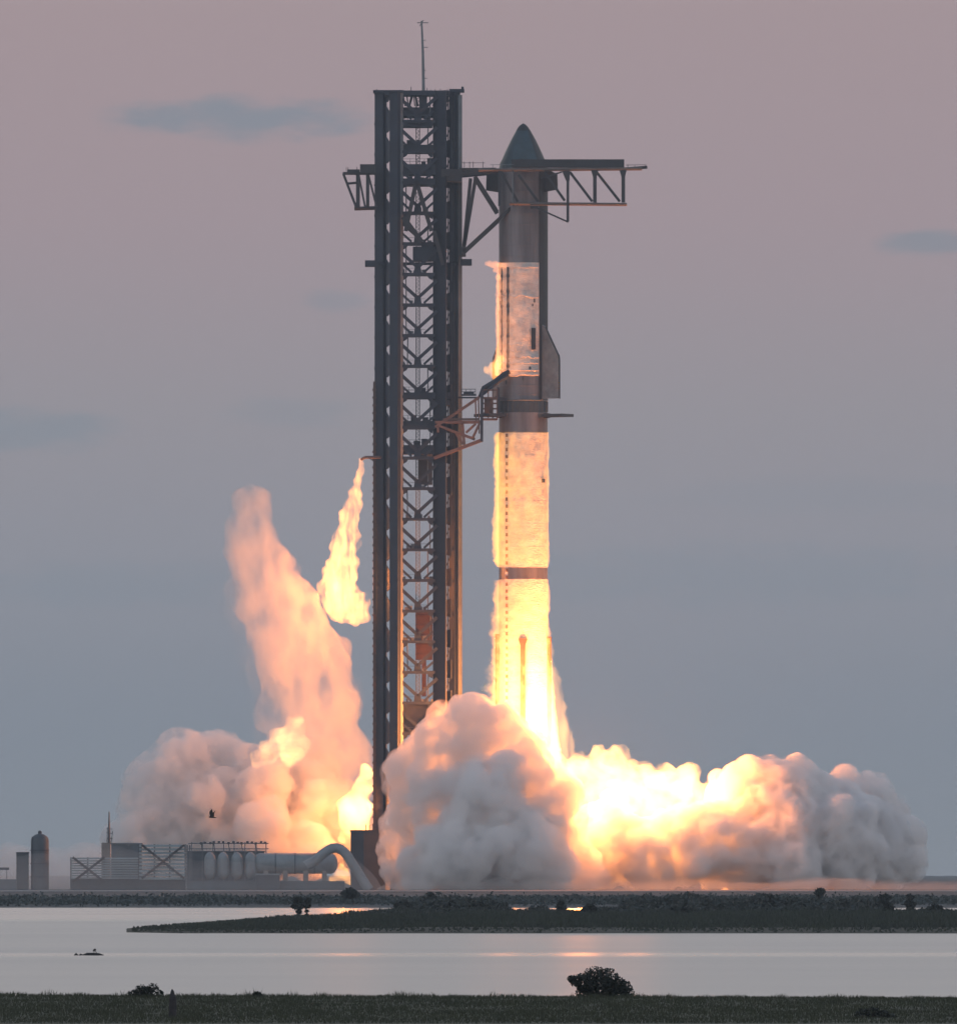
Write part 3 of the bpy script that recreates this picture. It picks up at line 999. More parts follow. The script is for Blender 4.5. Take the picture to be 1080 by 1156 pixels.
# ------------------------------------------------------------------ catch arms
def build_arms():
    A = thing('catch_arm_assembly', (wx(513), -2, wz(195)), 'long horizontal dark truss arms high on the tower reaching across the rocket nose', 'catch arms')
    # carriage that clasps the tower
    mb = MB()
    mb.box((wx(513), -1.0, wz(199)), (17 * M_PX, 9.0, 14 * M_PX))
    mb.box((wx(506), -5.4, wz(196)), (16 * M_PX, 1.0, 8 * M_PX))
    MB().box((wx(415), -1.0, wz(191)), (17 * M_PX, 5.0, 10 * M_PX)).build('counterweight', ARM_STEEL, A)
    mb.bar((wx(470), -5.2, wz(205)), (wx(458), -5.2, wz(262)), 0.75)
    mb.bar((wx(470), -5.2, wz(205)), (wx(487), -5.2, wz(262)), 0.75)
    mb.bar((wx(455), -5.0, wz(246)), (wx(476), -5.0, wz(274)), 0.9)
    mb.bar((wx(490), -5.2, wz(262)), (wx(500), -5.2, wz(300)), 0.7)
    mb.build('carriage', ARM_STEEL, A)
    # triangular yoke between carriage and arms
    mb = MB()
    for Y in (-3.5, 3.5):
        mb.bar((wx(523.5), Y, wz(278)), (wx(531), Y, wz(202)), 0.62)
        mb.bar((wx(522.5), Y, wz(286)), (wx(536.5), Y, wz(202)), 0.62)
        mb.bar((wx(523), Y, wz(285)), (wx(577), Y, wz(235)), 0.62)
        mb.bar((wx(536), Y, wz(200)), (wx(561), Y, wz(240)), 0.75)
        mb.bar((wx(518), Y, wz(197)), (wx(560), Y, wz(193)), 0.9)
    mb.box((wx(523), 0, wz(284)), (0.9, 7.6, 1.6))
    mb.build('yoke', ARM_STEEL, A)
    mb = MB()
    for x in (524, 530, 534, 545):
        mb.bar((wx(x), -3.6, wz(190)), (wx(x), -3.6, wz(183)), 0.11)
    mb.bar((wx(521), -3.6, wz(184.5)), (wx(547), -3.6, wz(184.5)), 0.09)
    mb.box((wx(532), -1, wz(191.5)), (27 * M_PX, 6, 2.5 * M_PX))
    mb.build('walkway', ARM_STEEL, A)

    for (Y, nm) in ((-7.2, 'arm'),):
        mb = MB()
        for yy in (Y - 0.8, Y + 0.8):
            for x in (563.5, 579):
                mb.bar((wx(x), yy, wz(194)), (wx(x), yy, wz(234)), 0.45 if x < 570 else 0.26, 0.3)
            for (x0, y0, x1, y1) in ((565, 195, 584, 229), (585, 199, 607, 229), (615, 197, 637, 228), (643, 196, 668, 229), (673, 196, 699, 229)):
                mb.bar((wx(x0), yy, wz(y0)), (wx(x1), yy, wz(y1)), 0.44, 0.3)
            for x in (671, 703):
                mb.bar((wx(x), yy, wz(194)), (wx(x), yy, wz(230)), 0.66, 0.3)
                mb.prism([Vector((wx(x - 4), yy, wz(194.5))), Vector((wx(x + 3.6), yy, wz(194.5))), Vector((wx(x + 1.5), yy, wz(203))), Vector((wx(x - 1.5), yy, wz(203)))], (0, 0.36, 0))
        for x in (580, 612, 640, 671, 703):
            mb.bar((wx(x), Y - 0.8, wz(231.8)), (wx(x), Y + 0.8, wz(231.8)), 0.26)
            mb.bar((wx(x), Y - 0.8, wz(193.5)), (wx(x), Y + 0.8, wz(193.5)), 0.26)
        mb.bar((wx(545), Y, wz(194)), (wx(560), Y, wz(194)), 1.0, 0.5)
        arm = mb.build(nm, ARM_STEEL, A)
        for (x0, y0, x1, y1) in ((540, 193.7, 724, 192.2), (575, 231.4, 707, 232.4)):
            mb = MB()
            for yy in (Y - 0.8, Y + 0.8):
                mb.tube([(wx(x0), yy, wz(y0)), (wx(x1), yy, wz(y1))], 0.27, 8)
            mb.build('chord', CHORD, arm)
        # box girder on top
        MB().box(((wx(577) + wx(704)) / 2, Y + 0.2, wz(186.2)), (127 * M_PX, 1.3, 9.2 * M_PX)).build('landing_rail', ARM_STEEL, arm)
        # tip with railing
        mb = MB()
        mb.bar((wx(704), Y, wz(192.3)), (wx(730), Y, wz(190.4)), 0.55, 0.30)
        for x in (708, 716, 728):
            mb.bar((wx(x), Y - .3, wz(191)), (wx(x), Y - .3, wz(187.5)), 0.1)
        mb.bar((wx(706), Y - .3, wz(188)), (wx(729), Y - .3, wz(187.7)), 0.09)
        mb.build('arm_tip', ARM_STEEL, arm)
        # hanging post with strut
        mb = MB()
        mb.bar((wx(640.5), Y - 1.1, wz(196)), (wx(640.5), Y - 1.1, wz(252)), 0.5, 0.4)
        mb.bar((wx(641), Y - 1.1, wz(252.5)), (wx(602), Y - 1.1, wz(235)), 0.3, 0.3)
        mb.prism([Vector((wx(634), Y - 1.1, wz(195))), Vector((wx(643), Y - 1.1, wz(195))), Vector((wx(642.5), Y - 1.1, wz(206))), Vector((wx(638.5), Y - 1.1, wz(206)))], (0, 0.3, 0))
        mb.bar((wx(611), Y - 1.1, wz(203)), (wx(634), Y - 1.1, wz(196)), 0.3, 0.3)
        mb.box((wx(603), Y - 1.0, wz(236)), (1.4, 0.6, 0.5))
        mb.build('hanging_post', ARM_STEEL, arm)
        mb = MB()
        for x in (556, 566, 570):
            mb.bar((wx(x), Y - .9, wz(192)), (wx(x), Y - .9, wz(187.5)), 0.09)
        mb.bar((wx(553), Y - .9, wz(188)), (wx(580), Y - .9, wz(187.5)), 0.08)
        mb.bar((wx(578.5), Y - 1.0, wz(196)), (wx(578.5), Y - 1.0, wz(231)), 0.22)
        mb.build('handrail', STEEL_GREY, arm)
    # counter truss on the far (left) side
    mb = MB()
    for Y in (-2.2, 2.2):
        mb.bar((wx(387), Y, wz(195.5)), (wx(425), Y, wz(195.5)), 0.35)
        mb.bar((wx(387.5), Y, wz(196)), (wx(402.5), Y, wz(235)), 0.42)
        mb.tube([(wx(400), Y, wz(235.3)), (wx(425), Y, wz(234.5))], 0.27, 8)
        mb.bar((wx(404), Y, wz(197)), (wx(404), Y, wz(235)), 0.7)
        mb.bar((wx(415), Y, wz(197)), (wx(415), Y, wz(235)), 0.6)
        mb.bar((wx(405), Y, wz(198)), (wx(412), Y, wz(233)), 0.36)
        mb.bar((wx(416), Y, wz(198)), (wx(425), Y, wz(233)), 0.36)
        mb.bar((wx(392), Y, wz(207)), (wx(403), Y, wz(206)), 0.25)
    mb.box((wx(399), 0, wz(193)), (14 * M_PX, 4.6, 3 * M_PX))
    for x in (391, 393, 403):
        mb.bar((wx(x), -2.2, wz(194)), (wx(x), -2.2, wz(189)), 0.1)
    mb.build('counter_truss', ARM_STEEL, A)


build_arms()


# ------------------------------------------------------------------ umbilical arm
def build_umbilical():
    U = thing('umbilical_arm', (wx(508), -3, wz(478)), 'triangular fire-lit truss arm halfway up the tower touching the middle of the rocket', 'service arm')
    mb = MB()
    for Y in (-5.5, -2.5):
        mb.bar((wx(491), Y, wz(483)), (wx(541), Y, wz(449)), 0.47)
        mb.bar((wx(491), Y, wz(477.5)), (wx(543), Y, wz(477.0)), 0.50)
        mb.bar((wx(500), Y, wz(474.0)), (wx(541), Y, wz(473.8)), 0.30)
        mb.bar((wx(494), Y, wz(481)), (wx(536), Y, wz(496.5)), 0.43)
        mb.bar((wx(490), Y, wz(518)), (wx(543.5), Y, wz(497.5)), 0.58)
        mb.bar((wx(534), Y, wz(494)), (wx(541), Y, wz(479)), 0.43)
        mb.bar((wx(526), Y, wz(489)), (wx(537), Y, wz(479)), 0.38)
        mb.bar((wx(522), Y, wz(478)), (wx(524), Y, wz(503)), 0.50)
        mb.bar((wx(515), Y, wz(490)), (wx(522), Y, wz(502)), 0.43)
        mb.bar((wx(536.5), Y, wz(451)), (wx(537.5), Y, wz(477)), 0.28)
        mb.bar((wx(540), Y, wz(451)), (wx(541), Y, wz(490)), 0.25)
        mb.bar((wx(494), Y, wz(481)), (wx(494.5), Y, wz(489)), 0.43)
    mb.build('truss', RUST, U)
    mb = MB()
    for Y in (-5.6, -2.4):
        mb.bar((wx(544), Y, wz(440)), (wx(543.6), Y, wz(499)), 0.52)
    mb.bar((wx(543.5), -5.6, wz(498)), (wx(543.5), -2.4, wz(498)), 0.5)
    mb.build('mast', STEEL_DARK, U)
    # red-lit box cage at the rocket side
    mb = MB()
    for Y in (-5.2, -2.8):
        for y in (441, 450, 456, 462, 468, 474):
            mb.bar((wx(545), Y, wz(y)), (wx(561), Y, wz(y)), 0.34 if y in (450, 474) else 0.22)
        for x in (551, 556, 561):
            mb.bar((wx(x), Y, wz(440)), (wx(x), Y, wz(474.5)), 0.22)
        mb.bar((wx(546), Y, wz(468)), (wx(556), Y, wz(452)), 0.3)
    mb.box((wx(551), -4, wz(461)), (9 * M_PX, 1.2, 20 * M_PX))
    mb.build('cage', RUST, U)
    mb = MB()
    mb.bar((wx(562.5), -4, wz(438)), (wx(562.5), -4, wz(470)), 0.5, 2.0)
    mb.bar((wx(559), -4, wz(449)), (wx(572), -4, wz(452)), 0.5)
    mb.tube([(wx(541), -4.2, wz(449)), (wx(546), -4.2, wz(439)), (wx(560), -4.6, wz(431)), (wx(568), -4.9, wz(424)), (wx(575), -5.0, wz(420))], [0.3, 0.5, 0.55, 0.5, 0.45], 10)
    mb.tube([(wx(545), -5.0, wz(446)), (wx(556), -5.0, wz(437)), (wx(566), -5.2, wz(429)), (wx(574), -5.2, wz(424))], [0.25, 0.3, 0.3, 0.25], 8)
    mb.build('umbilical_hose', STEEL_DARK, U)
    mb = MB()
    mb.box((wx(529), -4, wz(446.5)), (17 * M_PX, 3.0, 1.6 * M_PX))
    mb.box((wx(528), -4, wz(449.5)), (22 * M_PX, 2.4, 1.5 * M_PX))
    for x in (521, 526, 531, 536.5):
        mb.bar((wx(x), -5.4, wz(446)), (wx(x), -5.4, wz(440)), 0.11)
    mb.bar((wx(520.5), -5.4, wz(440.2)), (wx(537), -5.4, wz(440.2)), 0.11)
    mb.bar((wx(520.5), -5.4, wz(443)), (wx(537), -5.4, wz(443)), 0.08)
    mb.box((wx(529), -4.3, wz(444.5)), (12 * M_PX, 1.4, 3.4 * M_PX))
    mb.build('platform', STEEL_DARK, U)


build_umbilical()


# ------------------------------------------------------------------ rocket
RX, RR = wx(590.5), 27.4 * M_PX


def build_rocket():
    K = thing('rocket', (RX, 0, wz(886)), 'huge two-stage rocket lifting off in fire, frost glowing orange, dark pointed nose', 'rocket')

    def ring(name, y0, y1, m, r=RR, a0=0.0, a1=2 * math.pi, seams=0, parent=K, n=72, wave=0.0, seed=0):
        z0, z1 = wz(y1), wz(y0)
        k = max(2, int((z1 - z0) / 0.6))
        prof = []
        for i in range(k + 1):
            z = z0 + (z1 - z0) * i / k
            prof.append((r, z))
        o = MB().lathe((RX, 0, 0), prof, n, a0, a1).build(name, m, parent, True)
        return o

    # second stage
    nose = [(139.6, 0.6), (141, 3.0), (143.5, 5.4), (147, 7.8), (152, 10.6), (158, 13.9), (165, 17.3), (172, 20.6), (179, 23.6), (184, 26.2), (190, 27.4)]
    prof = [(r * M_PX, wz(y)) for (y, r) in nose[::-1]] + [(0.01, wz(139.3))]
    MB().lathe((RX, 0, 0), prof, 72).build('nose_cone', NOSE, K, True)
    A0, A1 = R(-50), R(130)
    tp = [(r * M_PX + 0.05, wz(y) + (0.05 if r < 4 else 0)) for (y, r) in nose[::-1]] + [(0.01, wz(139.0))]
    MB().lathe((RX, 0, 0), tp, 40, A0, A1).build('nose_heat_shield', TILE, K, True)
    MB().lathe((RX, 0, 0), [(8.2 * M_PX, wz(147.4)), (5.8 * M_PX, wz(143.3)), (3.4 * M_PX, wz(140.8)), (0.01, wz(138.8))], 32).build('nose_tip', TILE, K, True)
    ring('payload_section', 190, 297, BARE)
    ring('frosted_ship_tank', 297, 424, FROST, RR + 0.02)
    ring('heat_shield', 190, 452, TILE, RR + 0.07, A0, A1, n=48)
    ring('ship_skirt', 424, 452.5, BARE)
    # weld seams and stiffener rings
    for y in (205, 217, 229, 242, 254, 266, 278, 290, 436, 446):
        MB().lathe((RX, 0, wz(y)), [(RR, -0.05), (RR + 0.035, -0.03), (RR + 0.035, 0.03), (RR, 0.05)], 72).build('weld_seam', BARE, K)
    # frost ridge lines (slumped frost)
    def ridge(y, amp, r0, seed, a_from=-175, a_to=-50, th=0.16):
        pts = []
        N = 60
        for k in range(N + 1):
            a_ = R(a_from + (a_to - a_from) * k / N)
            zz = wz(y) + amp * (fbm(np.array([[k * 0.16 + seed * 9.1, seed, 0.3]]), 3)[0] - 0.5) * 2
            pts.append((RX + (r0) * math.cos(a_), (r0) * math.sin(a_), zz))
        return MB().tube(pts, th, 6)
    mb = MB()
    for (y, amp, s, th) in ((335, .45, 1, .14), (302.5, .2, 2, .12), (397, .5, 3, .12), (404, .6, 4, .15), (410, .5, 5, .16), (418, .4, 6, .22), (390, .7, 7, .1), (424, .25, 8, .2)):
        b_ = ridge(y, amp, RR + 0.06, s, a_from=(-140 if s in (3, 4, 7) else -172), a_to=(-95 if s in (3, 7) else -52), th=th)
        b_.build('frost_ridge', FROST, K)
    # cable fairings down the second stage
    for px_, wd in ((566.3, 0.26), (573.2, 0.42)):
        x = wx(px_)
        yy = -math.sqrt(max(0.2, RR ** 2 - (x - RX) ** 2)) - 0.1
        mb = MB().bar((x, yy, wz(302)), (x, yy, wz(424)), wd, 0.4)
        for k in range(7):
            mb.box((x, yy - .05, wz(312 + 17 * k)), (wd + .18, .4, .5))
        mb.build('cable_fairing', TANKDARK, K)
    # small fittings
    mb = MB()
    for px_, py_, s in ((603, 340, .5), (601, 345, .35), (563.9, 353, .4), (565, 342, .5), (598, 417, .6), (590, 428, .4), (571, 432, .5)):
        x = wx(px_)
        yy = -math.sqrt(max(0.1, RR ** 2 - (x - RX) ** 2))
        MB().box((x, yy, wz(py_)), (s * .6, .3, s * 1.4)).build('fitting', TANKDARK, K)

    # flaps: plates standing out at the edges of the heat shield
    def flap(name, ang, outline, m, th=0.5):
        c, s = math.cos(ang), math.sin(ang)
        pts = [Vector((RX + rr_ * c, rr_ * s, wz(y))) for (rr_, y) in outline]
        return MB().prism(pts, (-s * th, c * th, 0)).build(name, m, K)
    aft = [(RR - .2, 366), (RR + .8, 370), (RR + 3.9, 403), (RR + 4.0, 408), (RR + 4.0, 450.5), (RR - .2, 450.5)]
    # the flap lies in the tangent-ish plane seen from the camera: hinge line on the hull, leaf outward
    for ang in (R(-38), R(131)):
        f = flap('aft_flap', ang, aft, FLAPM)
        c, s = math.cos(ang), math.sin(ang)
        edge = MB()
        o_ = [(RR + .8, 369.6), (RR + 4.0, 403), (RR + 4.1, 408), (RR + 4.1, 451)]
        for i in range(3):
            p0, p1 = o_[i], o_[i + 1]
            edge.bar((RX + p0[0] * c, p0[0] * s, wz(p0[1])), (RX + p1[0] * c, p1[0] * s, wz(p1[1])), 0.16, 0.6)
        edge.build('flap_edge', TILE, f)
        MB().bar((RX + (RR + .25) * math.cos(ang - .5), (RR + .25) * math.sin(ang - .5), wz(371)), (RX + (RR + .25) * math.cos(ang - .5), (RR + .25) * math.sin(ang - .5), wz(395)), 0.8, 0.7).build('hinge_fairing', TILE, f)
    fore = [(RR - .3, 190), (RR + 1.0, 193), (RR + 2.4, 197), (RR + 2.5, 214.5), (RR - .2, 217)]
    for ang in (R(-25), R(170)):
        flap('forward_flap', ang, fore, TILE, 0.4)

    # interstage and first stage
    mb = MB()
    prof = []
    mb.lathe((RX, 0, 0), [(RR - .02, wz(466)), (RR - .02, wz(452.5)), (RR - .5, wz(452.3))], 72)
    for k in range(28):
        a_ = 2 * math.pi * k / 28
        mb.bar((RX + RR * math.cos(a_), RR * math.sin(a_), wz(465)), (RX + RR * math.cos(a_), RR * math.sin(a_), wz(453.5)), 0.22, 0.16)
    mb.build('vented_interstage_ring', TANKDARK, K)
    MB().lathe((RX, 0, 0), [(RR, wz(452.9)), (RR + .12, wz(452.5)), (RR + .12, wz(451.6)), (RR, wz(451.2))], 72).build('joint_band', STEEL_GREY, K)
    ring('booster_forward_section', 466, 489, BARE)
    ring('frosted_upper_tank', 489, 641, FROST, RR + 0.04)
    ring('bare_steel_band', 641, 654, BARE)
    ring('frosted_lower_tank', 654, 868, FROST, RR + 0.04)
    MB().lathe((RX, 0, 0), [(RR + .05, wz(886)), (RR + .05, wz(868))], 72).build('engine_skirt', BARE, K)
    for y in (515, 540, 566, 592, 618, 680, 706, 760, 790):
        MB().lathe((RX, 0, wz(y)), [(RR, -0.05), (RR + .07, -0.03), (RR + .07, 0.03), (RR, 0.05)], 72).build('weld_seam', FROST, K)
    # dashed raceway
    x = wx(571.5)
    yy = -math.sqrt(RR ** 2 - (x - RX) ** 2) - 0.12
    MB().bar((x, yy, wz(489)), (x, yy, wz(850)), 0.5, 0.25).build('raceway', FROST, K)
    mb = MB()
    y = 492
    while y < 820:
        mb.box((x + .05, yy - .15, wz(y)), (0.42, .22, .62))
        y += 8.0
    mb.build('raceway_bracket', RUST, K)
    mb = MB()
    for px_, py_ in ((612, 543), (609, 470)):
        xx = wx(px_)
        MB().box((xx, -math.sqrt(RR ** 2 - (xx - RX) ** 2) - .05, wz(py_)), (1.0, .4, .7)).build('fitting', TANKDARK, K)
    # chines
    for ang, y0 in ((R(-91), 729), (R(-8), 727), (R(188), 724), (R(80), 727)):
        c, s = math.cos(ang), math.sin(ang)
        cen = (RX + (RR + .25) * c, (RR + .25) * s)
        mb = MB()
        mb.box((cen[0], cen[1], (wz(y0) + wz(866)) / 2), (0.9, 0.9, wz(y0) - wz(866)), ang)
        q = [Vector((cen[0] - s * d_, cen[1] + c * d_, wz(yy_))) for d_, yy_ in ((-.75, y0 - 8), (.75, y0 - 8), (.8, y0 - 6), (.45, y0), (-.45, y0), (-.8, y0 - 6))]
        mb.prism(q, (c * .9, s * .9, 0))
        mb.build('chine', RUST, K)
    # grid fins
    for ang in (R(-28), R(92), R(212)):
        c, s = math.cos(ang), math.sin(ang)
        mb = MB()
        zc = wz(469.5)
        L0, L1, W = RR + 0.6, RR + 4.7, 2.5
        pt = lambda r_, t_: (RX + r_ * c - t_ * s, r_ * s + t_ * c, zc)
        for i in range(7):
            r_ = L0 + (L1 - L0) * i / 6
            mb.bar(pt(r_, -W), pt(r_, W), 0.55 if i in (0, 6) else 0.5, 0.12)
        for i in range(7):
            t_ = -W + 2 * W * i / 6
            mb.bar(pt(L0, t_), pt(L1, t_), 0.5, 0.12)
        mb.bar(pt(RR - .3, 0), pt(L0 + .3, 0), 0.9, 0.9)
        mb.build('grid_fin', ARM_STEEL, K)


build_rocket()


# ------------------------------------------------------------------ pad buildings and tanks
def pad():
    Y = -40.0
    zg = 0.75
    # louvred walls with X bracing
    def louvre(x0, x1, y0, y1, xb0, xb1, Y, label, yb0, yb1, slats):
        T = thing('louvred_wall', (wx((x0 + x1) / 2, Y), Y, zg), label, 'wind wall')
        mb = MB()
        for k in range(slats):
            y = y0 + (y1 - y0) * (k + .5) / slats
            z = wz(y, Y)
            h = (y1 - y0) / slats * M_PX * 0.66
            a_, b_ = wx(x0, Y), wx(x1, Y)
            mb.hexa([(a_, Y - .05, z - h / 2), (b_, Y - .05, z - h / 2), (b_, Y + .02, z - h / 2), (a_, Y + .02, z - h / 2),
                     (a_, Y + .18, z + h / 2), (b_, Y + .18, z + h / 2), (b_, Y + .25, z + h / 2), (a_, Y + .25, z + h / 2)])
        mb.build('slat_panel', SLAT, T)
        mb = MB()
        nx_ = max(3, int((x1 - x0) / 18))
        for k in range(nx_ + 1):
            x = wx(x0 + (x1 - x0) * k / nx_, Y)
            mb.bar((x, Y + .5, zg), (x, Y + .5, wz(y0, Y)), 0.25)
        mb.box(((wx(x0, Y) + wx(x1, Y)) / 2, Y + 1.0, (zg + wz(y1 - 1, Y)) / 2), (wx(x1, Y) - wx(x0, Y), .3, wz(y1 - 1, Y) - zg))
        mb.build('frame', TANKDARK, T)
        mb = MB()
        mb.bar((wx(xb0, Y), Y - .3, wz(yb0, Y)), (wx(xb1, Y), Y - .3, wz(yb1, Y)), 0.42, .25)
        mb.bar((wx(xb1, Y), Y - .45, wz(yb0, Y)), (wx(xb0, Y), Y - .45, wz(yb1, Y)), 0.42, .25)
        mb.build('cross_brace', ARM_STEEL, T)
        return T
    louvre(80, 156, 968, 993, 82, 118, Y, 'lower and darker slatted wall with a small cross brace, left part of the pad', 968, 996, 9)
    louvre(157, 209, 953, 994, 160, 208, Y - 3, 'taller pale slatted wall with a large dark cross brace', 954, 992, 10)
    B = thing('pale_shed', (wx(142, Y), Y + 8, zg), 'plain pale shed rising behind the lower slatted wall', 'shed')
    mb = MB()
    mb.box((wx(142, Y), Y + 8, (zg + wz(953, Y)) / 2), (34 * M_PX, 6, wz(953, Y) - zg))
    mb.build('wall', GREYPANEL, B)
    mb = MB().box((wx(142, Y), Y + 8, wz(952.5, Y)), (35.5 * M_PX, 6.4, .3))
    mb.bar((wx(143, Y), Y + 4.8, wz(952, Y)), (wx(145.5, Y), Y + 4.8, wz(955, Y)), .5)
    mb.build('roof', STEEL_GREY, B)
    # grey block right of the wall
    B = thing('equipment_building', (wx(225, Y), Y + 10, zg), 'long grey equipment building behind the four upright tanks', 'building')
    MB().box((wx(254, Y), Y + 10, (zg + wz(962, Y)) / 2), (86 * M_PX, 6, wz(962, Y) - zg)).build('wall', GREYPANEL, B)
    mb = MB().box((wx(254, Y), Y + 10, wz(961.4, Y)), (87.5 * M_PX, 6.4, .25))
    mb.build('roof', STEEL_GREY, B)
    mb = MB()
    for x in (211.5, 214.5):
        mb.bar((wx(x, Y), Y - 2, zg), (wx(x, Y), Y - 2, wz(954, Y)), .3)
    mb.build('corner_post', STEEL_GREY, B)
    # pipe rack with valves
    Pk = thing('pipe_rack', (wx(260, Y), Y + 4, zg), 'raised pipe rack with a row of small valves above the tanks', 'pipe rack')
    mb = MB()
    for y in (952.3, 958.5):
        mb.bar((wx(212, Y), Y + 4, wz(y, Y)), (wx(303, Y), Y + 4, wz(y, Y)), .22)
    for k in range(8):
        x = wx(216 + 12 * k, Y)
        mb.bar((x, Y + 4, zg), (x, Y + 4, wz(951, Y)), .2)
    mb.build('frame', STEEL_GREY, Pk)
    for k in range(15):
        mb = MB()
        x = wx(226 + 5.2 * k + random.uniform(-1, 1), Y)
        z = wz(951.5 + random.uniform(-.8, .8), Y)
        mb.box((x, Y + 4, z), (.5, .4, .45))
        if k % 3 == 0:
            mb.bar((x, Y + 4, z), (x + .2, Y + 4, wz(961, Y)), .18)
        mb.build('valve', TANKDARK, Pk)
    # four upright capsule tanks
    for k, x in enumerate((237, 252, 267.5, 283)):
        lab = ['upright rounded white tank beside the grey corner post', 'second upright rounded white tank from the grey corner post',
               'third upright rounded white tank from the grey corner post', 'upright rounded white tank next to the long horizontal tank'][k]
        T = thing('capsule_tank', (wx(x, Y), Y, zg), lab, 'tank', 'upright capsule tanks in a row')
        r = 6.4 * M_PX
        zt, zb_ = wz(962, Y), wz(993.5, Y)
        prof = [(0.01, zb_)] + [(r * math.sin(R(a_)), zb_ + r * 1.5 * (1 - math.cos(R(a_)))) for a_ in (25, 50, 75, 90)] + \
               [(r * math.sin(R(a_)), zt - r * 1.5 * (1 - math.cos(R(a_)))) for a_ in (90, 75, 50, 25)] + [(0.01, zt)]
        MB().lathe((wx(x, Y), Y, 0), prof, 24).build('shell', WHITE, T, True)
        mb = MB()
        for s in (-1, 1):
            mb.bar((wx(x, Y) + s * r * .7, Y, zg - .1), (wx(x, Y) + s * r * .7, Y, zb_ + r), .25)
        mb.box((wx(x, Y), Y, zg + .3), (r * 1.8, r * 1.6, .8))
        mb.build('stand', TANKDARK, T)
    # long horizontal tank
    T = thing('horizontal_tank', (wx(338, Y), Y + 1, zg), 'long pale horizontal tank with a rounded end beside the arched pipe', 'tank')
    r = 11.5 * M_PX
    zc = wz(975, Y)
    xa, xb = wx(293, Y), wx(374, Y)
    pts, rs = [], []
    for a_ in (0, 15, 35, 60, 90):
        pts.append((xa - r * .6 * math.cos(R(a_)) , Y + 1, zc)); rs.append(max(.02, r * math.sin(R(a_))))
    for a_ in (90, 60, 35, 15, 0):
        pts.append((xb + r * .6 * math.cos(R(a_)) , Y + 1, zc)); rs.append(max(.02, r * math.sin(R(a_))))
    MB().tube(pts, rs, 28).build('shell', WHITE, T, True)
    mb = MB()
    for x in (300, 322, 345, 366):
        mb.box((wx(x, Y), Y + 1, (zg + zc - r * .6) / 2), (.9, r * 1.4, zc - r * .6 - zg + .2))
    mb.build('saddle', CONCRETE, T)
    mb = MB()
    for x in (311, 333, 355):
        mb.tube([(wx(x, Y) - .12, Y + 1, zc), (wx(x, Y) + .12, Y + 1, zc)], r + .05, 28)
    mb.build('band', GREYPANEL, T)
    # low cabin in front with pale roof edge
    B = thing('low_cabin', (wx(303, Y), Y - 5, zg), 'low dark cabin with a pale roof edge in front of the long tank', 'cabin')
    MB().box((wx(303, Y), Y - 5, (zg + wz(988, Y)) / 2), (26 * M_PX, 3, wz(988, Y) - zg)).build('wall', TANKDARK, B)
    MB().box((wx(303, Y), Y - 5, wz(987.3, Y)), (29 * M_PX, 3.4, .28)).build('roof', WHITE, B)
    # skirting wall under the tanks
    B = thing('containment_wall', (wx(300, Y), Y - 2, zg), 'low dark containment wall under the pale tanks', 'wall')
    mb = MB().box((wx(300, Y), Y - 2.6, (zg + wz(995, Y)) / 2), (176 * M_PX, .5, wz(995, Y) - zg))
    for k in range(12):
        mb.box((wx(216 + 15 * k, Y), Y - 2.95, (zg + wz(994.5, Y)) / 2), (.4, .2, wz(994.5, Y) - zg))
    mb.build('panel', GREYPANEL, B)
    # arched duct
    D = thing('arched_duct', (wx(395, Y), Y - 6, zg), 'thick pale duct bent in an arch beside the dark block at the tower foot', 'duct')
    pth = [(345, 978), (356, 972), (365, 964), (374, 958.5), (382, 958), (390, 963.5), (397, 974), (405, 986.5), (412, 997.5), (418, 1006)]
    mb = MB()
    pts = []
    for i in range(len(pth) - 1):
        for k in range(5):
            f = k / 5
            p0, p1, p2, p3 = (pth[max(i - 1, 0)], pth[i], pth[i + 1], pth[min(i + 2, len(pth) - 1)])
            c = [0.5 * (2 * p1[j] + (p2[j] - p0[j]) * f + (2 * p0[j] - 5 * p1[j] + 4 * p2[j] - p3[j]) * f * f + (3 * p1[j] - p0[j] - 3 * p2[j] + p3[j]) * f ** 3) for j in (0, 1)]
            pts.append((wx(c[0], Y), Y - 6, wz(c[1], Y)))
    mb.tube(pts, 5.4 * M_PX, 20)
    mb.build('pipe', WHITE, D, True)
    mb = MB()
    for i in range(3, len(pts) - 3, 6):
        a_, b_ = Vector(pts[i]), Vector(pts[i + 1])
        mb.tube([a_, a_ + (b_ - a_).normalized() * .25], 5.9 * M_PX, 20)
    mb.build('flange', WHITE, D)
    # dark block at the tower foot
    Y2 = -16
    B = thing('tower_foot_block', (wx(417, Y2), Y2, zg), 'dark corner block at the foot of the launch tower, its left side lit red', 'blast shield')
    x0, xm_, x1 = wx(395.5, Y2), wx(410.5, Y2), wx(440, Y2)
    zt = wz(939, Y2)
    mb = MB()
    base = [(x0, Y2 + 2.2), (xm_, Y2 - 1.8), (x1 - .8, Y2 - 1.2), (x1, Y2 + 3), (x1, Y2 + 6), (x0, Y2 + 6)]
    mb.add([(x, y, zg - .2) for x, y in base] + [(x, y, zt) for x, y in base],
           [(5, 4, 3, 2, 1, 0), (6, 7, 8, 9, 10, 11)] + [(i, (i + 1) % 6, 6 + (i + 1) % 6, 6 + i) for i in range(6)])
    mb.build('wall', CONCRETE_DARK, B)
    mb = MB()
    for i in range(6):
        p0, p1 = base[i], base[(i + 1) % 6]
        mb.bar((p0[0], p0[1], zt + .12), (p1[0], p1[1], zt + .12), .35, .24)
    for x in (413, 417, 421):
        mb.bar((wx(x, Y2), Y2 - 1, zt), (wx(x, Y2), Y2 - 1, zt + random.uniform(1, 2)), .14)
    mb.build('parapet', STEEL_DARK, B)
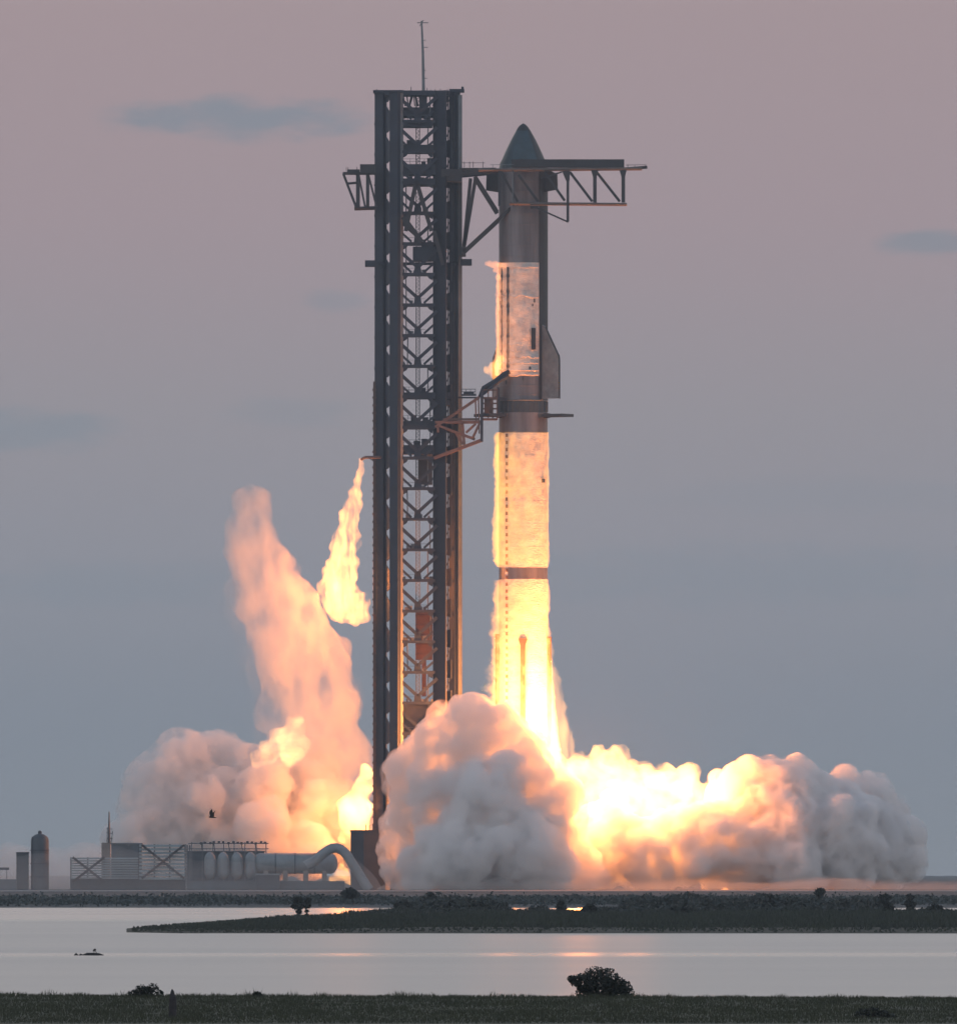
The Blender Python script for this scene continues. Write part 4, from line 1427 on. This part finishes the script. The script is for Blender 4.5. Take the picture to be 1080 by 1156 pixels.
    # dark vertical tank, dark box tank, sign, lightning mast at left
    T = thing('vertical_tank', (wx(45, Y), Y, zg), 'tall dark domed vertical tank at the left edge of the pad', 'tank')
    r = 10 * M_PX
    zt = wz(949, Y)
    MB().lathe((wx(45, Y), Y, 0), [(r, zg - .1), (r, zt)] + [(r * math.cos(R(a_)), zt + r * .75 * math.sin(R(a_))) for a_ in (20, 40, 60, 78)] + [(0.01, zt + r * .76)], 28).build('shell', TANKDARK, T, True)
    mb = MB()
    mb.lathe((wx(45, Y), Y, 0), [(.35, zt + r * .6), (.35, wz(939, Y)), (.01, wz(937.5, Y))], 10)
    mb.build('vent_cap', TANKDARK, T)
    mb = MB()
    for y in (960, 975, 990):
        mb.lathe((wx(45, Y), Y, wz(y, Y)), [(r, -.1), (r + .1, -.08), (r + .1, .08), (r, .1)], 28)
    mb.bar((wx(36.5, Y), Y - r * .6, zg), (wx(36.5, Y), Y - r * .6, wz(945, Y)), .2)
    mb.build('stiffener', STEEL_DARK, T)
    T = thing('box_tank', (wx(25.5, Y), Y, zg), 'dark square tank standing just left of the domed tank', 'tank')
    mb = MB().box((wx(25.5, Y), Y, (zg + wz(963.5, Y)) / 2), (13.5 * M_PX, 2.2, wz(963.5, Y) - zg))
    for k in range(5):
        mb.box((wx(25.5, Y), Y, wz(967 + 8 * k, Y)), (14.1 * M_PX, 2.3, .15))
    mb.build('shell', TANKDARK, T)
    MB().box((wx(25.5, Y), Y, wz(963, Y)), (14.4 * M_PX, 2.5, .25)).build('lid', STEEL_DARK, T)
    T = thing('low_concrete_berm', (wx(8, Y), Y - 2, zg), 'low dark wall at the left frame edge below a thin sign bar', 'wall')
    MB().box((wx(2, Y), Y - 2, (zg + wz(993, Y)) / 2), (34 * M_PX, 1.5, wz(993, Y) - zg)).build('panel', GREYPANEL, T)
    mb = MB().box((wx(3, Y), Y - 2, wz(981, Y)), (15 * M_PX, .3, .45))
    for x in (0, 8):
        mb.bar((wx(x, Y), Y - 2, zg), (wx(x, Y), Y - 2, wz(981, Y)), .1)
    mb.build('sign_bar', STEEL_DARK, T)
    T = thing('lightning_mast', (wx(120, Y), Y + 20, zg), 'thin lattice mast standing behind the slatted walls', 'mast')
    mb = MB()
    mb.tube([(wx(120.3, Y), Y + 20, zg), (wx(120.3, Y), Y + 20, wz(938, Y)), (wx(120.3, Y), Y + 20, wz(916, Y))], [.4, .22, .1], 8)
    mb.bar((wx(117.2, Y), Y + 20, zg), (wx(118.2, Y), Y + 20, wz(934, Y)), .12)
    mb.bar((wx(124.5, Y), Y + 20, wz(938, Y)), (wx(122.5, Y), Y + 20, wz(952, Y)), .14)
    for y in (935, 940, 946):
        mb.bar((wx(117.5, Y), Y + 20, wz(y, Y)), (wx(124.5, Y), Y + 20, wz(y + 1, Y)), .14)
    mb.build('pole', TANKDARK, T)
    MB().box((wx(117, Y), Y + 20, (zg + wz(951.5, Y)) / 2), (10 * M_PX, 3, wz(951.5, Y) - zg)).build('plinth', CONCRETE, T)
    # pale road along the pad
    mb = MB().box((0, -190, 0.74), (420, 250, .12))
    tag(mb.build('road', ROADM), kind='structure')


CONCRETE_DARK = mat('sooty_concrete', (0.055, 0.065, 0.085), 0.9, 0.0, 0.35, 0.3)
pad()


# ------------------------------------------------------------------ smoke, flames and lamps added for their light
S_DENSE = vol_wisp('dense_steam', 1.1, 0.26, 0.36, 0.62, detail=5.0, rate=0.14)
S_CENTRE = vol_wisp('grey_steam', 0.75, 0.18, 0.34, 0.62, detail=5.0, rate=0.14)
S_VEIL = vol_wisp('steam_fringe', 0.26, 0.30, 0.42, 0.66, detail=4.0, rate=0.14)
S_LEFT = vol_wisp('lit_steam', 0.8, 0.22, 0.35, 0.62, detail=5.0, rate=0.14)
S_SOFT = vol_wisp('thin_steam', 0.21, 0.26, 0.40, 0.64, (1, 1, 0.5), detail=6.0, rate=0.09)
S_WISP = vol_wisp('wispy_steam', 0.06, 0.10, 0.4, 0.7, (1, 1, 0.4))
S_MIST = vol_smoke('ground_mist', 0.05, aniso=0.0)
S_DRIFT = vol_smoke('drifting_vapour', 0.013, aniso=0.0)
S_LOW = vol_smoke('low_mist', 0.010, aniso=0.0)
S_FAR = vol_smoke('far_steam', 0.10, aniso=0.0)
F_HOT = vol_fire('white_hot_flame', 1.4, 0.22, 0.28, 0.66, (1, 1, 1), col=(1.0, 0.42, 0.10))
F_FLARE = vol_fire('ragged_gas_flame', 1.6, 0.55, 0.40, 0.68, (1, 1, 0.3), detail=5.0, col=(1.0, 0.34, 0.06))
F_GLOW = vol_fire('cloudy_flame', 0.5, 0.30, 0.32, 0.70, (1, 1, 1), col=(1.0, 0.42, 0.11))
F_PUFF = vol_flame('small_flame', 0.7, (1.0, 0.40, 0.08))
F_SKIRT = vol_fire('streaming_flame', 0.28, 0.5, 0.36, 0.66, (1, 1, 0.22), col=(1.0, 0.42, 0.10))
F_MID = vol_flame('yellow_flame', 0.16, (1.0, 0.42, 0.12))
F_SOFT = vol_flame('orange_flame', 0.06, (1.0, 0.40, 0.13))

OCT = [('n', 14.0, 2.6), ('w', 6.0, 1.6), ('w', 3.0, 1.3), ('w', 1.5, 0.8), ('w', 0.8, 0.35)]
OCT_C = [('n', 16.0, 3.2), ('n', 6.0, 2.0), ('w', 3.4, 1.0), ('w', 1.7, 0.75), ('w', 0.9, 0.35)]
OCT_V = [('n', 10.0, 3.5), ('n', 4.0, 1.8), ('w', 2.2, 0.8), ('w', 1.0, 0.3)]
OCT_S = [('n', 6.0, 1.6), ('n', 2.5, 0.8), ('w', 1.6, 0.45), ('w', 0.8, 0.2)]
OCT_F = [('n', 5.0, 1.9), ('n', 2.0, 1.0), ('w', 1.2, 0.5)]

CENTRE = [
    (470, 880, 28, -26), (503, 850, 34, -28), (545, 838, 36, -30), (580, 862, 38, -32), (612, 892, 36, -30), (628, 930, 34, -28), (636, 972, 32, -26),
    (477, 925, 34, -27), (474, 975, 32, -27), (520, 915, 58, -32), (575, 930, 60, -34), (540, 970, 52, -32), (600, 975, 46, -32), (486, 832, 14, -24),
    (466, 955, 20, -24), (658, 985, 18, -28), (520, 818, 16, -27), (565, 815, 16, -28), (548, 905, 40, -42), (520, 960, 40, -44), (585, 960, 36, -44),
    (490, 985, 26, -40), (620, 985, 26, -40)]
c = blob('steam_cloud', CENTRE,
    0.36, OCT_C, S_CENTRE, seed=3, soften=30, grow=4)
tag(c, 'big grey billowing steam cloud hiding the foot of the rocket and tower', 'steam cloud', kind='stuff')
v_ = blob('outer_veil', CENTRE, 0.6, OCT_V, S_VEIL, seed=43, kids=7, kid=0.35, grow=4)
tag(v_, 'thin ragged outer steam veil round the big grey cloud at the rocket foot', 'steam veil', kind='stuff')

c = blob('steam_cloud', [
    (150, 955, 22, 30), (182, 892, 28, 30), (215, 866, 28, 32), (248, 864, 30, 34), (278, 878, 30, 32), (232, 915, 40, 26), (188, 935, 36, 28), (290, 920, 38, 24),
    (330, 900, 40, 26), (372, 930, 38, 28), (320, 955, 34, 22), (260, 960, 34, 24), (210, 970, 30, 26), (165, 975, 26, 26), (396, 955, 22, 26), (345, 868, 28, 34),
    (305, 885, 22, 16), (300, 935, 26, 12), (345, 960, 26, 14)],
    0.36, OCT, S_LEFT, seed=8, soften=8, grow=4)
tag(c, 'mauve and orange billowing steam bank behind the white tanks, left of the tower', 'steam cloud', kind='stuff')

RIGHT = [
    (690, 955, 34, -18), (728, 962, 34, -20), (768, 950, 30, -18), (800, 958, 36, -18), (672, 975, 26, -18),
    (842, 905, 30, -4), (868, 896, 28, -6), (900, 902, 32, -6), (930, 918, 30, -4), (880, 942, 48, -10), (930, 952, 46, -8), (968, 938, 32, -4), (995, 945, 26, 0), (1012, 968, 22, 0),
    (955, 968, 34, -10), (836, 962, 40, -14), (955, 888, 11, 4), (975, 902, 16, 4), (995, 920, 16, 6), (1000, 975, 22, -4), (820, 895, 18, 0), (890, 975, 30, -16), (740, 985, 20, -20)]
c = blob('steam_cloud', RIGHT,
    0.34, OCT, S_DENSE, seed=21, soften=8, grow=3)
tag(c, 'long rolling steam cloud right of the rocket, fire glowing at its left end', 'steam cloud', kind='stuff')
v_ = blob('outer_veil', RIGHT[5:], 0.6, OCT_V, S_VEIL, seed=47, kids=7, kid=0.35, grow=4)
tag(v_, 'thin ragged outer steam veil round the right end of the long cloud', 'steam veil', kind='stuff')

c = blob('steam_column', [
   
    (286, 566, 19, 24), (281, 598, 28, 24), (280, 622, 30, 24), (292, 640, 36, 24), (305, 680, 42, 24), (326, 718, 50, 24), (345, 755, 55, 26), (354, 800, 56, 26), (358, 850, 58, 28), (362, 900, 56, 28), (372, 940, 46, 28)],
    0.5, OCT_S, S_SOFT, kids=4, kid=0.4, seed=5, soften=30)
tag(c, 'tall soft peach coloured steam column leaning left beside the tower', 'steam column', kind='stuff')
c2 = blob('thin_veil', [(285, 610, 30, 24), (296, 680, 42, 24), (318, 740, 52, 24), (335, 800, 58, 26), (345, 860, 60, 28)],
          0.7, OCT_S, S_WISP, kids=6, kid=0.4, seed=6)
tag(c2, 'faint outer veil of steam round the peach coloured column', 'steam veil', kind='stuff')

# low mist along the pad
def slab(name, px0, px1, Y0, Y1, hfun, m, label):
    nx, ny = 240, 24
    xs = np.linspace(wx(px0), wx(px1), nx)
    yy = np.linspace(Y0, Y1, ny)
    X, Yg = np.meshgrid(xs, yy)
    ed = np.minimum(np.minimum((X - xs[0]) / 6, (xs[-1] - X) / 6), np.minimum((Yg - Y0) / 6, (Y1 - Yg) / 6))
    H = hfun(X, Yg) * np.clip(ed, 0.02, 1) ** 0.6
    top = np.stack([X, Yg, 0.9 + H], -1).reshape(-1, 3)
    bot = np.stack([X, Yg, np.full_like(X, 0.86)], -1).reshape(-1, 3)
    n_ = nx * ny
    f = []
    for jj in range(ny - 1):
        for ii in range(nx - 1):
            a_ = jj * nx + ii
            f.append((a_, a_ + 1, a_ + nx + 1, a_ + nx))
            f.append((n_ + a_, n_ + a_ + nx, n_ + a_ + nx + 1, n_ + a_ + 1))
    for ii in range(nx - 1):
        f.append((n_ + ii, n_ + ii + 1, ii + 1, ii))
        b_ = (ny - 1) * nx + ii
        f.append((b_, b_ + 1, n_ + b_ + 1, n_ + b_))
    for jj in range(ny - 1):
        a_ = jj * nx
        f.append((n_ + a_ + nx, n_ + a_, a_, a_ + nx))
        b_ = jj * nx + nx - 1
        f.append((n_ + b_, n_ + b_ + nx, b_ + nx, b_))
    me = bpy.data.meshes.new(name)
    me.from_pydata(np.concatenate([top, bot]).tolist(), [], f)
    return tag(link(name, me, m), label, 'mist', kind='stuff')


slab('ground_mist', 428, 1190, -80, -44, lambda X, Y: np.maximum(0.15, 1.5 + 3.2 * nz2(X, Y, 16, 4) + 2.2 * nz2(X, Y, 5, 5)), S_LOW,
     'pale low mist lying along the ground under the steam clouds at the right')
slab('drifting_mist', -90, 432, -70, -52, lambda X, Y: 6.0 + 7.0 * nz2(X, Y, 22, 7) + 2.5 * nz2(X, Y, 6, 8), S_DRIFT,
     'faint grey vapour drifting in front of the white tanks and slatted walls')
c = blob('distant_steam', [(-20, 985, 30, 120), (20, 985, 32, 120), (60, 985, 30, 122), (95, 980, 30, 120), (125, 985, 28, 120), (10, 975, 24, 130), (105, 972, 20, 128)],
         0.6, [('n', 6.0, 0.8), ('w', 2.0, 0.3)], S_FAR, kids=4, seed=12, floor=0.6)
tag(c, 'low pinkish steam behind the dark tanks at the far left', 'steam bank', kind='stuff')

# flames
c = blob('flame', [(655, 862, 12, -6), (668, 878, 20, -8), (690, 882, 26, -8), (712, 890, 26, -8), (738, 895, 24, -8), (765, 897, 22, -8), (790, 900, 18, -8), (700, 855, 12, -8), (725, 868, 14, -6), (776, 880, 12, -6), (806, 898, 11, -8), (668, 902, 20, -7), (700, 908, 22, -7), (735, 912, 20, -7), (655, 885, 16, -6), (765, 908, 18, -7), (675, 850, 10, -7), (750, 873, 11, -6)],
         0.35, OCT_F, F_HOT, kids=7, kid=0.42, seed=2)
tag(c, 'white hot fireball spreading right from the foot of the rocket', 'fire', kind='stuff')
c = blob('flame', [(414, 872, 9, 12), (409, 890, 14, 12), (404, 912, 16, 12), (398, 932, 15, 12), (414, 918, 14, 12), (388, 944, 8, 12), (412, 940, 12, 12), (388, 984, 9, 4), (379, 992, 7, 4), (394, 994, 7, 4)],
         0.35, OCT_F, F_HOT, kids=6, kid=0.4, seed=4)
tag(c, 'bright yellow fire at the left of the tower foot above the arched duct', 'fire', kind='stuff')
c = blob('flame', [(318, 838, 13, 4), (334, 822, 11, 5), (328, 846, 15, 5), (302, 850, 11, 4), (292, 856, 8, 4), (338, 838, 10, 5), (325, 812, 7, 5)],
         0.3, OCT_F, F_GLOW, kids=8, kid=0.42, seed=14)
tag(c, 'yellow glow of fire inside the steam at the base of the peach column', 'fire', kind='stuff')
c = blob('vent_flare', [(408.5, 519, 2.4, 6), (408, 523, 3.0, 6), (407.3, 528, 3.6, 6), (406.5, 533, 4.2, 6), (405.5, 538, 4.8, 6), (404, 544, 5.5, 6), (401, 556, 8, 6), (398, 570, 10, 6), (394, 586, 11.5, 6), (391, 602, 13, 6), (389, 618, 14.5, 6), (387, 634, 16, 6), (385, 650, 18, 6),
                       (382, 664, 19, 6), (384, 678, 20, 6), (394, 686, 18, 6), (404, 694, 11, 6), (408, 680, 9, 6), (372, 664, 10, 6)],
         0.25, [('n', 3.0, 0.9), ('n', 1.2, 0.5), ('w', 0.8, 0.25)], F_FLARE, kids=8, kid=0.4, seed=15, floor=None)
tag(c, 'tall ragged gas flame falling from the vent pipe left of the tower', 'fire', kind='stuff')


def sheath(name, prof, m, label, cat, seed, amp, n=200, dz=0.16, skin=0.12):
    """a lumpy jacket round the rocket: prof = (py, r_left_px, r_right_px)"""
    z0, z1 = wz(prof[-1][0]), wz(prof[0][0])
    k = int((z1 - z0) / dz)
    zz = np.linspace(z0, z1, k)
    pyv = HOR - (zz - CAM_Z) * FPX / DIST
    rl = np.interp(pyv, [p[0] for p in prof], [p[1] for p in prof]) * M_PX
    rr_ = np.interp(pyv, [p[0] for p in prof], [p[2] for p in prof]) * M_PX
    th = np.linspace(0, 2 * math.pi, n, endpoint=False)
    TH, ZZ = np.meshgrid(th, zz)
    cx = np.cos(TH)
    wgt = 0.5 + 0.5 * cx
    RRm = rl[:, None] * (1 - wgt) + rr_[:, None] * wgt
    q = np.stack([np.cos(TH) * 5 + seed, np.sin(TH) * 5, ZZ * 0.6], -1).reshape(-1, 3)
    d_ = (fbm(q, 4) - 0.5).reshape(TH.shape) * 2 * amp
    q2 = np.stack([np.cos(TH) * 10 + seed, np.sin(TH) * 10, ZZ * 1.7], -1).reshape(-1, 3)
    d_ += (0.5 - worley(q2).reshape(TH.shape)) * amp * 0.8
    RRm = np.maximum(RRm + d_ * (1.5 - 0.9 * wgt), RR + skin)
    v = np.stack([RX + RRm * np.cos(TH), RRm * np.sin(TH), ZZ], -1).reshape(-1, 3)
    f = []
    for j in range(k - 1):
        for i in range(n):
            i2 = (i + 1) % n
            f.append((j * n + i, j * n + i2, (j + 1) * n + i2, (j + 1) * n + i))
    f.append(tuple(range(n))[::-1])
    f.append(tuple((k - 1) * n + i for i in range(n)))
    me = bpy.data.meshes.new(name)
    me.from_pydata(v.tolist(), [], f)
    return tag(link(name, me, m), label, cat, kind='stuff')


S_SHEATH = vol_smoke('painted_lit_vapour', 0.20, aniso=0.0, emit=(1.0, 0.41, 0.045), estr=0.45)  # emission paints the fire's light into the vapour, which does not burn
S_SHEATH_LOW = vol_smoke('thin_painted_lit_vapour', 0.20, aniso=0.0, emit=(1.0, 0.42, 0.06), estr=0.22)  # weaker painted-in glow for the jacket below the dark band
S_SHIPV = vol_smoke('painted_lit_ship_vapour', 0.25, aniso=0.0, emit=(1.0, 0.34, 0.11), estr=0.50)  # glow put into the upper stage vapour in place of firelight
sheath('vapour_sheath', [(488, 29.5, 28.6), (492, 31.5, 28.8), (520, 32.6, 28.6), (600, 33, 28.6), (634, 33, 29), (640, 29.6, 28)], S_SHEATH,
       'vapour jacket with painted-in fire glow round the frosted lower stage above the dark band', 'vapour', 3, 0.58)
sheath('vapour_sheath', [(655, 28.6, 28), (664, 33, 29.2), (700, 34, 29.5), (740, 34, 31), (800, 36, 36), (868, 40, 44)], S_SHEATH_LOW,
       'vapour jacket with painted-in fire glow round the lower stage below the dark band', 'vapour', 13, 0.9)
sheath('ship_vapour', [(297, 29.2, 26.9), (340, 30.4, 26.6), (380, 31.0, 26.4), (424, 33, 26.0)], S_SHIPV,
       'thin vapour with painted-in fire glow along the left edge of the upper stage', 'vapour', 9, 0.32, skin=-0.3)
sheath('exhaust_flame', [(712, 30, 28.3), (726, 33, 31), (745, 36, 35), (770, 40, 42), (800, 44, 49), (830, 48, 55), (862, 50, 60), (885, 52, 62)], F_SKIRT,
       'white hot flame skirt round the bottom of the rocket', 'fire', 5, 1.5)
c = blob('vent_puff', [(549, 296.8, 1.6, -3), (553, 297.5, 2.6, -3), (558, 299, 3.6, -3), (564, 299.5, 3.4, -4), (560, 305, 3.4, -2), (570, 300, 2.2, -4.4), (578, 301, 1.6, -4.8), (562, 313, 3.0, -2)],
         0.1, [('n', 1.5, .5), ('w', .7, .25)], S_SHIPV, kids=6, seed=30, floor=None)
tag(c, 'small wisp of vapour with painted-in orange glow at the left of the upper stage', 'vapour', kind='stuff')
c = blob('vent_fire', [(549, 418, 4.5, -3), (556, 416, 6, -3), (561, 412, 6, -3), (558, 423, 5, -3), (565, 405, 4, -3)],
         0.14, [('n', 1.5, .5), ('w', .7, .2)], F_PUFF, kids=7, seed=31, floor=None)
tag(c, 'small yellow flame puff at the joint above the umbilical arm', 'fire', kind='stuff')


def added_fire_light(px, py, Y, power, radius, col=FIRE):  # point lamps added in and beside the flames to light the scene
    l = bpy.data.lights.new('added_fire_light', 'POINT')
    l.energy = power
    l.shadow_soft_size = radius
    l.color = col
    o = bpy.data.objects.new('added_fire_light', l)
    COL.objects.link(o)
    o.location = P(px, py, Y)


added_fire_light(566, 782, -14, 5.0e4, 1.8)  # added clear of the flame to light the cloud top
added_fire_light(655, 852, -13, 3.2e5, 3.0)  # added forward of the fireball to light the upper rocket
added_fire_light(715, 885, -6, 1.3e5, 3.5)
added_fire_light(407, 905, 7, 1.4e4, 2.5)
added_fire_light(388, 655, 14, 4.2e4, 2.0)  # added behind the flare to light the steam column

# ------------------------------------------------------------------ haze
hm = bpy.data.materials.new('haze')
hm.use_nodes = True
t = NT(hm.node_tree)
out = t.n('ShaderNodeOutputMaterial')
pv = t.n('ShaderNodeVolumePrincipled', ins={'Color': (0.76, 0.89, 1.0, 1), 'Density': 4.5e-5, 'Anisotropy': 0.1})
t.link(pv.outputs[0], out.inputs['Volume'])
hm.cycles.homogeneous_volume = True
hb = MB().box((0, 4250, 86), (5400, 15700, 178)).build('haze', hm)
hb.location.z = 0
tag(hb, 'faint bluish haze in the evening air over the whole bay', 'haze', kind='stuff')
